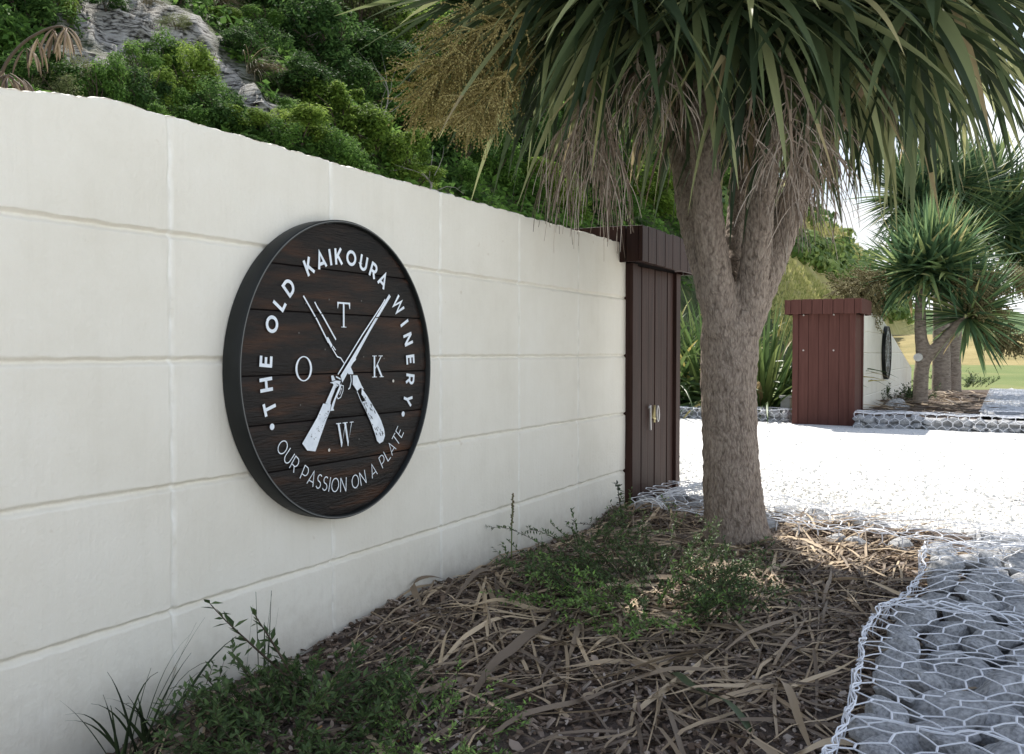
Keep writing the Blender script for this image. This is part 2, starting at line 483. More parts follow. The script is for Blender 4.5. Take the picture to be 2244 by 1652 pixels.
M = {}
M['wall'] = mat_wall()
M['bark'] = mat_bark()
M['hill'] = mat_hill()
M['gravel'] = mat_gravel()
M['bark_far'] = mat_noise("pale_bark", [(0.3, (0.13, 0.10, 0.08)), (0.55, (0.27, 0.225, 0.185)), (0.75, (0.36, 0.31, 0.26))], 14, 6, 0.9, 0.8, 40, 0.012, (1, 1, 2.5))
M['soil'] = mat_noise("dark_mulch_soil", [(0.3, (0.044, 0.033, 0.026)), (0.55, (0.125, 0.096, 0.080)), (0.8, (0.225, 0.181, 0.156))], 26, 8, 0.95, 0.9, 70, 0.02)
M['lawn'] = mat_noise("lawn_grass", [(0.3, (0.075, 0.12, 0.028)), (0.5, (0.13, 0.17, 0.05)), (0.72, (0.24, 0.22, 0.09))], 0.12, 10, 0.95, 0.8, 8, 0.05, rrough=0.75)
M['near_timber'] = mat_noise("dark_brown_timber", [(0.3, (0.025, 0.0125, 0.010)), (0.55, (0.041, 0.0205, 0.0165)), (0.8, (0.062, 0.034, 0.028))], 3, 8, 0.55, 0.35, 30, 0.002, (12, 12, 0.8), 0.12)  # near pillar timber, coloured darker than that of the far pillar
M['far_timber'] = mat_noise("maroon_timber", [(0.3, (0.075, 0.032, 0.026)), (0.55, (0.094, 0.041, 0.034)), (0.8, (0.12, 0.055, 0.046))], 3, 8, 0.6, 0.3, 30, 0.002, (12, 12, 0.8), 0.10)
M['dark_gap'] = mat_plain("dark_gap", (0.008, 0.006, 0.006), 0.9, 0.1)
M['brass'] = mat_plain("dull_brass", (0.52, 0.44, 0.22), 0.4, 0.5, 0.6)
M['steel'] = mat_plain("weathered_steel", (0.5, 0.48, 0.46), 0.45, 0.5, 0.5)
M['rim'] = mat_noise("black_steel_band", [(0.3, (0.006, 0.0075, 0.0075)), (0.7, (0.013, 0.0155, 0.0155))], 9, 5, 0.5, 0.15, 120, 0.001, (1, 1, 1), 0.3)
M['rim_edge'] = mat_plain("lighter_band_edge", (0.10, 0.105, 0.105), 0.4, 0.5)  # thin ring on the rim, coloured a paler grey than the band
M['board'] = mat_noise("charred_oak_board", [(0.34, (0.004, 0.0035, 0.004)), (0.50, (0.010, 0.0068, 0.0058)), (0.60, (0.032, 0.0145, 0.008)), (0.78, (0.095, 0.038, 0.015))], 2.6, 9, 0.5, 0.7, 26, 0.004, (1.0, 1, 7.0), 0.22)
M['white_paint'] = mat_noise("white_sign_paint", [(0.25, (0.62, 0.68, 0.74)), (0.6, (0.80, 0.85, 0.90))], 30, 6, 0.6, 0.2, 80, 0.001)
M['screw'] = mat_plain("screw_head", (0.5, 0.48, 0.46), 0.4, 0.5, 0.6)
M['dull_screw'] = mat_plain("dull_screw", (0.10, 0.095, 0.09), 0.6, 0.3)
M['wire'] = mat_plain("galvanised_wire", (0.80, 0.82, 0.87), 0.5, 0.4, 0.0)
M['pale_post'] = mat_noise("pale_concrete", [(0.3, (0.5, 0.49, 0.46)), (0.7, (0.68, 0.67, 0.63))], 8, 5, 0.85)
def mat_stone():
    m = mat_noise("greywacke_stone", [(0.30, (0.179, 0.184, 0.190)), (0.5, (0.359, 0.365, 0.374)), (0.7, (0.538, 0.543, 0.553))], 7, 9, 0.85, 0.45, 30, 0.005)
    return m
M['stone'] = mat_stone()
M["chips"] = mat_leaf("bark_chips", [(0.0, (0.058, 0.041, 0.031)), (0.35, (0.165, 0.118, 0.088)), (0.7, (0.31, 0.245, 0.20)), (0.95, (0.44, 0.385, 0.34)), (1.0, (0.42, 0.24, 0.11))], 0, 0.9, 0.15)
M['dry_leaf'] = mat_leaf("dry_strap_leaf", [(0.0, (0.082, 0.060, 0.048)), (0.35, (0.213, 0.164, 0.119)), (0.7, (0.439, 0.338, 0.226)), (1.0, (0.678, 0.540, 0.364))], 0.08, 0.65, 0.3)
M['strap'] = mat_leaf("cabbage_leaf", [(0.0, (0.02, 0.034, 0.016)), (0.25, (0.048, 0.075, 0.032)), (0.5, (0.14, 0.172, 0.074)), (0.7, (0.285, 0.31, 0.15)), (0.85, (0.37, 0.37, 0.16)), (0.93, (0.34, 0.28, 0.15)), (1.0, (0.20, 0.13, 0.075))], 0.25, 0.55, 0.28)
M['strap_far'] = mat_leaf("cabbage_leaf_distant", [(0.0, (0.034, 0.070, 0.034)), (0.3, (0.077, 0.137, 0.063)), (0.6, (0.154, 0.217, 0.084)), (0.85, (0.308, 0.336, 0.126)), (1.0, (0.294, 0.224, 0.112))], 0.25, 0.55, 0.28)
M['strap_pale'] = mat_leaf("pale_cabbage_leaf", [(0.0, (0.046, 0.095, 0.046)), (0.3, (0.104, 0.185, 0.085)), (0.6, (0.208, 0.293, 0.113)), (0.85, (0.416, 0.454, 0.170)), (1.0, (0.397, 0.302, 0.151))], 0.25, 0.55, 0.28)  # the distant leaf colours scaled up, for the front far tree
M['bud_far'] = mat_leaf("distant_flower_buds", [(0.0, (0.10, 0.085, 0.04)), (0.5, (0.21, 0.18, 0.085)), (1.0, (0.34, 0.30, 0.16))], 0.1, 0.7, 0.2)
M['bud'] = mat_leaf("flower_buds", [(0.0, (0.12, 0.09, 0.032)), (0.5, (0.28, 0.225, 0.085)), (1.0, (0.46, 0.40, 0.18))], 0.15, 0.6, 0.3)
M['dead'] = mat_leaf("dead_twigs", [(0.0, (0.13, 0.095, 0.07)), (0.5, (0.32, 0.25, 0.195)), (1.0, (0.58, 0.50, 0.43))], 0, 0.8, 0.2)
M['flax'] = mat_leaf("flax_leaf", [(0.0, (0.03, 0.065, 0.022)), (0.4, (0.085, 0.145, 0.04)), (0.75, (0.19, 0.24, 0.075)), (0.93, (0.42, 0.36, 0.10)), (1.0, (0.30, 0.22, 0.12))], 0.25, 0.45, 0.4)
M['pod'] = mat_leaf("dry_pods", [(0.0, (0.05, 0.036, 0.028)), (0.5, (0.17, 0.12, 0.085)), (1.0, (0.42, 0.32, 0.22))], 0, 0.7, 0.3)
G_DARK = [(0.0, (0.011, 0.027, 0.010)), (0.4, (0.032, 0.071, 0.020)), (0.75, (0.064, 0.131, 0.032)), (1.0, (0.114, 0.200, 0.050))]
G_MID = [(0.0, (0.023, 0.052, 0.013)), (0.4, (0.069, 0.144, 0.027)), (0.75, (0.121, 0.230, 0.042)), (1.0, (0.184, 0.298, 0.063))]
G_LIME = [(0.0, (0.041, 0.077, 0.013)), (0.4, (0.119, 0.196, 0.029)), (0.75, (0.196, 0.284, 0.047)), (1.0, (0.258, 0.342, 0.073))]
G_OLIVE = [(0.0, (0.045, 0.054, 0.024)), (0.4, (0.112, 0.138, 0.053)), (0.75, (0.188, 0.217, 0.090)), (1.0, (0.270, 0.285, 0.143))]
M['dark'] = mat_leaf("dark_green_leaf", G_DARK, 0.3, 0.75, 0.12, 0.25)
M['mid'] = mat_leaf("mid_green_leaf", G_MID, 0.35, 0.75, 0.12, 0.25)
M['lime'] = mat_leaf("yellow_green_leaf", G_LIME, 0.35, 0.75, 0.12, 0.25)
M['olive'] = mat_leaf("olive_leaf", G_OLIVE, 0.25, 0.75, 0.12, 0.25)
M['cover'] = mat_leaf("ground_cover_leaf", [(0.0, (0.030, 0.054, 0.019)), (0.5, (0.083, 0.132, 0.048)), (0.85, (0.150, 0.247, 0.068)), (1.0, (0.240, 0.420, 0.090))], 0.2, 0.5, 0.2)
M['sapling'] = mat_leaf("sapling_leaf", [(0.0, (0.03, 0.045, 0.026)), (1.0, (0.10, 0.14, 0.075))], 0.15, 0.45, 0.4)
M['stem'] = mat_noise("brown_stem", [(0.3, (0.035, 0.024, 0.018)), (0.7, (0.10, 0.075, 0.055))], 30, 5, 0.9)
M['grey_branch'] = mat_noise("grey_branch", [(0.3, (0.15, 0.14, 0.12)), (0.7, (0.32, 0.30, 0.27))], 12, 5, 0.9)
M['tussock'] = mat_leaf("tussock_blade", [(0.0, (0.05, 0.055, 0.025)), (0.5, (0.14, 0.12, 0.065)), (1.0, (0.26, 0.21, 0.13))], 0.15, 0.7, 0.2)
M['pebble'] = mat_leaf("limestone_chips", [(0.0, (0.45, 0.44, 0.43)), (0.08, (0.70, 0.69, 0.66)), (1.0, (0.82, 0.81, 0.77))], 0, 0.9, 0.1)

# ------------------------------------------------------------------ setting: terrain
def smooth(a, b, x):
    t = np.clip((np.asarray(x, float) - a) / (b - a), 0, 1)
    return t * t * (3 - 2 * t)

def hill_h(x, y):
    """height of the hill behind the wall"""
    x = np.asarray(x, float); y = np.asarray(y, float)
    ridge = np.interp(x, [-40, -10, 0, 6, 12, 24, 43, 60, 100, 150, 185, 230], [7, 8, 9.0, 10.4, 11.6, 14.6, 19.5, 18.6, 17.4, 16.5, 10.5, 0.2])
    foot = np.interp(x, [-40, 0, 12, 60, 120], [5.6, 5.2, 5.2, 6.4, 9.0])
    t = np.clip((y - foot) / (18.5 - foot), 0, 1)
    steep = 1 - (1 - t) ** 2.0
    gentle = t * t * (3 - 2 * t)
    k = smooth(30, 80, x)
    h = ridge * ((0.45 * steep + 0.55 * t) * (1 - k) + (0.3 * steep + 0.3 * t + 0.4 * gentle) * k)
    h = h + np.clip((y - 18.5) * 0.12, 0, 5) * smooth(230, 150, x)
    amp = np.clip(t * 6, 0, 1)
    h = h + amp * (fbm(x * 0.35, y * 0.35, 3, 4) * 1.1 + fbm(x * 1.3, y * 1.3, 9, 3) * 0.35)
    return h - 0.12 * (t <= 0)

from bisect import bisect_right
class Lookup:
    """fast bilinear look-up of a height field"""
    def __init__(self, xs, ys, fn):
        self.xs = list(map(float, xs)); self.ys = list(map(float, ys))
        A, B = np.meshgrid(xs, ys, indexing='ij')
        self.z = fn(A, B).tolist()
    def __call__(self, x, y):
        xs, ys = self.xs, self.ys
        i = min(max(bisect_right(xs, x) - 1, 0), len(xs) - 2); j = min(max(bisect_right(ys, y) - 1, 0), len(ys) - 2)
        a = min(max((x - xs[i]) / (xs[i + 1] - xs[i]), 0), 1); b = min(max((y - ys[j]) / (ys[j + 1] - ys[j]), 0), 1)
        z = self.z
        return (z[i][j] * (1 - a) + z[i + 1][j] * a) * (1 - b) + (z[i][j + 1] * (1 - a) + z[i + 1][j + 1] * a) * b

def hit_hill(px, py):
    r = ray(px, py).normalized()
    d = 5.0
    while d < 260:
        p = CAM + r * d
        if HILL(p.x, p.y) > p.z:
            return p, d
        d += 0.05 + d * 0.004
    return None, None

xs = np.concatenate([np.arange(-26, 3, 0.5), np.arange(3, 30, 0.14), np.arange(30, 70, 0.5), np.arange(70, 240, 1.5)])
ys = np.concatenate([np.arange(5.0, 13, 0.11), np.arange(13, 20, 0.3), np.arange(20, 60, 2.5)])
GX, GY = np.meshgrid(xs, ys, indexing='ij')
GZ = hill_h(GX, GY)
HILL = Lookup(xs, ys, hill_h)
rock = np.zeros_like(GX)
for (px, py, rad) in ((200, 50, .6), (250, 90, .62), (300, 60, .5), (390, 110, .52), (430, 150, .5), (470, 195, .42), (500, 225, .36), (590, 250, .3), (640, 235, .28),
                      (190, 140, .5), (230, 30, .5), (340, 30, .4), (420, 60, .4), (560, 240, .25)):
    p, d = hit_hill(px, py)
    if p is not None:
        q = np.sqrt((GX - p.x) ** 2 + (GY - p.y) ** 2 + (GZ - p.z) ** 2) / (rad * (p - CAM).dot(FWD) / 11.0)
        rock = np.maximum(rock, np.clip(1.7 - q * 1.1 + fbm(GX * 2.2, GZ * 2.2, 21, 3) * 0.9, 0, 1))

# broken ledges on the bare rock
led = (np.floor((GZ + GX * 0.22 + fbm(GX * 1.1, GY * 1.1, 4, 3) * 0.5) / 0.16) * 0.16 - GZ - GX * 0.22)
GY2 = GY + rock * (-0.8 * (led + 0.08) + fbm(GX * 5, GZ * 7, 31, 4) * 0.16)
hillside = grid_mesh("hillside", np.stack([GX, GY2, GZ], -1), M['hill'])
a = hillside.data.attributes.new("rock", 'FLOAT', 'POINT'); a.data.foreach_set("value", rock.reshape(-1).astype(np.float32))
grassy = smooth(40, 52, GX)
grassy = np.maximum(grassy, smooth(95, 120, GX) * smooth(0.55, 0.8, GZ / 18.0))
a = hillside.data.attributes.new("grass", 'FLOAT', 'POINT'); a.data.foreach_set("value", grassy.reshape(-1).astype(np.float32))
tag(hillside, kind='structure')

def sheet(name, x0, y0, x1, y1, z, mat, nx=2, ny=2, fn=None):
    X, Y = np.meshgrid(np.linspace(x0, x1, nx), np.linspace(y0, y1, ny), indexing='ij')
    Z = np.full_like(X, z) if fn is None else fn(X, Y)
    o = grid_mesh(name, np.stack([X, Y, Z], -1), mat)
    return tag(o, kind='structure')

sheet("ground", -900, -900, 1800, 900, -0.16, M['lawn'], 90, 60)

def drive_z(x, y):
    return -0.10 * smooth(5.0, 11.5, x) + fbm(x * 1.4, y * 1.4, 5, 3) * 0.016 * 1.0
sheet("driveway", 4.2, -34, 12.9, 14, 0, M['gravel'], 90, 420, drive_z)
sheet("gravel_verge", -14, -34, 4.2, -2.05, 0, M['gravel'], 120, 200, lambda x, y: drive_z(x, y) - 0.004)

def bed_z(x, y):
    base = 0.0 - 0.035 * smooth(3.0, 0.5, x)
    mound = 0.045 * np.exp(-((x - 4.35) / 0.22) ** 2) + 0.015 * np.exp(-(((x - 3.9) / 0.5) ** 2 + ((y + 0.7) / 0.5) ** 2)) + 0.05 * np.exp(-(((x - 3.0) / 0.9) ** 2 + ((y + 0.25) / 0.3) ** 2))
    return base + mound + fbm(x * 3.1, y * 3.1, 8, 4) * 0.035
sheet("garden_bed", -3.0, -1.62, 4.5, 0.0, 0, M['soil'], 300, 80, bed_z)
sheet("far_garden_bed", 12.35, -1.7, 22, 0.0, 0, M['soil'], 120, 40, lambda x, y: 0.01 + fbm(x * 2.1, y * 2.1, 18, 4) * 0.05)

# a long low range far off, and the dry slope below it
def far_range(name, r0, r1, a0, a1, hfun, mat, n=120, kseed=0):
    A = np.linspace(R(a0), R(a1), n)
    T = np.linspace(0, 1, 14)
    AA, TT = np.meshgrid(A, T, indexing='ij')
    rr = r0 + (r1 - r0) * TT
    X = rr * np.cos(AA); Y = rr * np.sin(AA)
    Z = hfun(AA) * (TT * TT * (3 - 2 * TT)) * (1 + fbm(X * 0.02, Y * 0.02, kseed, 4) * 0.5) - 0.3
    return tag(grid_mesh(name, np.stack([X, Y, Z], -1), mat), kind='structure')
M['dry_slope'] = mat_noise("dry_slope_grass", [(0.3, (0.15, 0.14, 0.05)), (0.5, (0.27, 0.22, 0.09)), (0.7, (0.34, 0.28, 0.13))], 0.2, 9, 0.95, 0.7, 3, 0.2, rrough=0.75)
M['far_scrub'] = mat_noise("far_scrub_slope", [(0.35, (0.045, 0.085, 0.03)), (0.5, (0.085, 0.14, 0.045)), (0.7, (0.17, 0.19, 0.08))], 0.06, 9, 0.95, 1.0, 0.5, 1.5, rrough=0.7)
far_range("dry_rise", 70, 125, -40, 14, lambda A: 3.2 + 0 * A, M['dry_slope'], 100, 3)
far_range("distant_hill", 260, 420, -45, 16, lambda A: np.interp(A, [R(-45), R(-12), R(-2), R(3), R(16)], [12, 14, 17, 22, 27]), M['far_scrub'], 140, 6)

# ------------------------------------------------------------------ leaf and plant builders
def sword_leaf(mb, p, d, length, width, droop, n=7, tint=0.4, fold=0.25, tipbrown=False):
    p = Vector(p); d = Vector(d).normalized()
    side = d.cross(Vector((0, 0, 1)))
    side = side.normalized() if side.length > 0.05 else Vector((rnd(-1, 1), rnd(-1, 1), 0.01)).normalized()
    roll = rnd(-0.7, 0.7)
    st = length / n
    base = len(mb.v)
    for i in range(n + 1):
        t = i / n
        wdt = width * (0.55 + 1.3 * t if t < 0.34 else 1.0 - ((t - 0.34) / 0.66) ** 1.7) * 0.5
        wdt = max(wdt, 0.0008)
        s2 = side - d * side.dot(d)
        s2.normalize()
        up = s2.cross(d).normalized()
        s3 = s2 * math.cos(roll) + up * math.sin(roll)
        u3 = s3.cross(d)
        q = p + s3 * wdt; mb.v.append((q.x, q.y, q.z))
        q = p - u3 * (wdt * fold); mb.v.append((q.x, q.y, q.z))
        q = p - s3 * wdt; mb.v.append((q.x, q.y, q.z))
        p = p + d * st
        d = Vector((d.x, d.y, d.z - droop * (0.35 + t))).normalized()
    for i in range(n):
        k = base + i * 3
        mb.cur = 0.93 if (tipbrown and i >= n - 2) else tint
        mb.face((k, k + 1, k + 4, k + 3)); mb.face((k + 1, k + 2, k + 5, k + 4))

def rosette(mb, p, axis, n, length, width, tmin=8, tmax=125, d0=0.02, d1=0.22, seg=7, old=0.12):
    axis = Vector(axis).normalized()
    u = axis.orthogonal().normalized(); v = axis.cross(u)
    for i in range(n):
        f = (i + rnd(0, 1)) / n
        th = R(tmin + (tmax - tmin) * f ** 0.85)
        ph = i * 2.39996 + rnd(-0.3, 0.3)
        d = axis * math.cos(th) + (u * math.cos(ph) + v * math.sin(ph)) * math.sin(th)
        off = axis * (0.12 * (0.5 - f))
        k = rnd(0, 1)
        tint = 0.06 + 0.38 * rnd(0, 1) ** 1.3
        if k < 0.32: tint = rnd(0.5, 0.78)
        if k < 0.015: tint = rnd(0.78, 0.9)
        if f > 0.9 and rnd(0, 1) < old: tint = rnd(0.93, 1.0)
        if rnd(0, 1) < 0.15: tint = rnd(0.0, 0.12)
        sword_leaf(mb, Vector(p) + off + d * 0.03, d, length * rnd(0.75, 1.12), width * rnd(0.75, 1.15), d0 + (d1 - d0) * f * rnd(0.7, 1.3), seg, tint, 0.3, rnd(0, 1) < 0.04)

def panicle(mb, p, axis, length, n_sec, n_ter, ter_len, grav, beads=True, rad=0.0016, bead_r=0.0042, spread=60, pitch=0.014):
    """a branching flower stalk; each thin strand carries buds, or is bare when dead"""
    p = Vector(p); d = Vector(axis).normalized()
    main = [p.copy()]
    n = 8
    for i in range(n):
        d = Vector((d.x, d.y, d.z - grav * 0.25)).normalized()
        p = p + d * (length / n)
        main.append(p.copy())
    mb.cur = 0.5
    mb.tube(main, [0.007 * (1 - 0.7 * i / n) for i in range(n + 1)], 5)
    for s in range(n_sec):
        f = 0.12 + 0.88 * (s + rnd(0, 1)) / n_sec
        i = min(int(f * n), n - 1)
        q = main[i].lerp(main[i + 1], f * n - i)
        ax = (main[i + 1] - main[i]).normalized()
        u = ax.orthogonal().normalized(); v = ax.cross(u)
        ph = s * 2.4 + rnd(-0.4, 0.4); th = R(rnd(spread * 0.6, spread * 1.15))
        sd_ = ax * math.cos(th) + (u * math.cos(ph) + v * math.sin(ph)) * math.sin(th)
        sl = ter_len * rnd(0.6, 1.1)
        sec = [q.copy()]
        for k in range(6):
            sd_ = Vector((sd_.x, sd_.y, sd_.z - grav * 0.5)).normalized()
            q = q + sd_ * (sl / 6)
            sec.append(q.copy())
        mb.cur = rnd(0.3, 0.8)
        mb.tube(sec, [0.0035, 0.003, 0.0028, 0.0025, 0.002, 0.0018, 0.0014], 4, False)
        for t_ in range(n_ter):
            j = random.randint(0, 5)
            r_ = sec[j].lerp(sec[j + 1], rnd(0, 1))
            sa = (sec[j + 1] - sec[j]).normalized()
            td = (sa + Vector((rnd(-1, 1), rnd(-1, 1), rnd(-0.7, 0.5))) * 0.75).normalized()
            tl = ter_len * rnd(0.5, 1.0)
            kk = 6
            pts = [r_.copy()]
            for z in range(kk):
                td = Vector((td.x + rnd(-.08, .08), td.y + rnd(-.08, .08), td.z - grav * 0.75)).normalized()
                r_ = r_ + td * (tl / kk)
                pts.append(r_.copy())
            mb.cur = rnd(0.0, 1.0) ** 1.2
            mb.tube(pts, [rad * (1 - 0.45 * z / kk) for z in range(kk + 1)], 3, False)
            if beads:
                for z in range(kk):
                    m_ = max(1, int((pts[z + 1] - pts[z]).length / pitch))
                    for y in range(m_):
                        c = pts[z].lerp(pts[z + 1], (y + 0.5) / m_)
                        mb.cur = rnd(0.15, 1)
                        mb.octa(c + Vector((rnd(-1, 1), rnd(-1, 1), rnd(-1, 1))) * bead_r * 0.9, bead_r * rnd(0.7, 1.15))

def px_path(pts):
    return [on_depth(a, b, d) for a, b, d, r in pts], [r for a, b, d, r in pts]

def smooth_path(pts, rad, k=4):
    """catmull-rom through the points"""
    P = [Vector(p) for p in pts]
    out, ro = [], []
    for i in range(len(P) - 1):
        p0 = P[max(i - 1, 0)]; p1 = P[i]; p2 = P[i + 1]; p3 = P[min(i + 2, len(P) - 1)]
        for j in range(k):
            t = j / k
            out.append(0.5 * ((2 * p1) + (p2 - p0) * t + (2 * p0 - 5 * p1 + 4 * p2 - p3) * t * t + (3 * p1 - p0 - 3 * p2 + p3) * t ** 3))
            ro.append(rad[i] * (1 - t) + rad[i + 1] * t)
    out.append(P[-1]); ro.append(rad[-1])
    return out, ro

# ------------------------------------------------------------------ block walls
JOINT_Z = [0.85 - 0.62 - 0.30, 0.85 - 0.62, 0.85 - 0.322, 0.85 - 0.022, 0.85 + 0.276]

def block_wall(name, s0, s1, joints, top_fn, ds, label, zlow=-0.16, back=0.19):
    s = list(np.arange(s0, s1, ds)) + [s1]
    for j in joints:
        s += list(j + np.arange(-0.015, 0.0151, 0.003))
    s = np.unique(np.clip(np.round(np.array(s), 4), s0, s1))
    zr = list(np.arange(zlow, 1.42, max(ds, 0.008)))
    for j in JOINT_Z:
        zr += list(j + np.arange(-0.021, 0.0211, 0.003))
    zr = np.unique(np.round(np.array(zr + [1.42]), 4))
    X, Z = np.meshgrid(s, zr, indexing='ij')
    depth = fbm(X * 1.7, Z * 1.7, 2, 4) * 0.004 + fbm(X * 9, Z * 9, 41, 3) * 0.0012
    for j in JOINT_Z:
        c = j + vnoise(X * 4, Z * 0, 5 + int(j * 100)) * 0.0015 + vnoise(X * 60, X * 0, 7) * 0.003
        hw = 0.0084 + vnoise(X * 22, X * 0 + j * 9, 12) * 0.003
        prof = np.clip(1.25 * (1 - np.abs(Z - c) / hw * 0.8), 0, 1)
        lip = np.clip(1 - np.abs(Z - c - 0.010) / 0.006, 0, 1) * 0.0016
        depth = depth + prof * (0.0098 + vnoise(X * 14, Z * 14, 51) * 0.004) - lip * (vnoise(X * 40, X * 0, 77) + 0.2)
    jm = np.zeros_like(depth)
    for j in joints:
        c = j + vnoise(Z * 12, Z * 0, 15 + int(j * 100)) * 0.002 + vnoise(Z * 50, Z * 0, 3) * 0.001
        prof = np.clip(1.3 * (1 - np.abs(X - c) / (0.0085 + vnoise(Z * 25, Z * 0, 29) * 0.003) * 0.8), 0, 1)
        side = np.clip(1 - np.abs(X - c - 0.008) / 0.006, 0, 1) * 0.0015
        jm = np.maximum(jm, prof)
        depth = depth + prof * np.clip(0.0044 + vnoise(Z * 8 + j, Z * 30, 61) * 0.008, 0.0022, 0.010) - side * (vnoise(Z * 30, Z * 0, 71) + 0.3)
    top = top_fn(X)
    top = top + (vnoise(X * 30, X * 0, 33) + vnoise(X * 90, X * 0, 34) * 0.7) * 0.006
    near_top = np.clip(1 - (top - Z) / 0.018, 0, 1)
    Zc = np.minimum(Z, top)
    Y = depth + near_top ** 2 * 0.004 * (vnoise(X * 40, Z * 40, 39) + 0.6)
    front = np.stack([X, Y, Zc], -1)
    # carry the sheet over the top, down the back
    t_edge = front[:, -1, :].copy()
    rows = [front]
    e1 = t_edge.copy(); e1[:, 1] += 0.012; e1[:, 2] += 0.003
    e2 = t_edge.copy(); e2[:, 1] = back - 0.01; e2[:, 2] += 0.004 * vnoise(X[:, -1] * 25, X[:, -1] * 0, 91)
    e3 = t_edge.copy(); e3[:, 1] = back; e3[:, 2] -= 0.012
    e4 = e3.copy(); e4[:, 2] = zlow
    P = np.concatenate([front] + [e[:, None, :] for e in (e1, e2, e3, e4)], axis=1)
    root = thing(name, (s0, 0, 0), label, "wall")
    face = grid_mesh("block_face", P - np.array([s0, 0, 0]), M['wall'])
    face.parent = root
    jm = np.concatenate([jm, np.zeros((jm.shape[0], 4))], axis=1)
    ja = face.data.attributes.new("joint", 'FLOAT', 'POINT'); ja.data.foreach_set("value", jm.reshape(-1).astype(np.float32))
    # end faces
    mb = MB()
    for (xx, flip) in ((s0, 0), (s1, 1)):
        t = float(top_fn(np.array(xx)))
        a = [mb.vert(v) for v in ((xx, 0.004, zlow), (xx, back, zlow), (xx, back, t - 0.012), (xx, 0.004, t))]
        mb.face(a if flip else a[::-1])
    mb.build("wall_end", M['wall'], root)
    return root

near_top = lambda x: np.where(np.asarray(x) > 1.35, 1.405, 1.405 - 0.165 * (1.35 - np.asarray(x)))
block_wall("block_wall", -4.0, 4.445, [-0.236 + 0.585 * k for k in range(-6, 8) if k != 1] + [0.93], near_top, 0.008,
           "cream painted block wall carrying the big round sign")
far_top = lambda x: np.where(np.asarray(x) < 15.3, 1.405, np.maximum(1.405 - 0.17 * (np.asarray(x) - 15.3), 0.3))
block_wall("block_wall", 13.085, 20.6, [13.085 + 0.585 * k for k in range(1, 13)], far_top, 0.03,
           "cream block wall with sloping end beyond the white driveway")

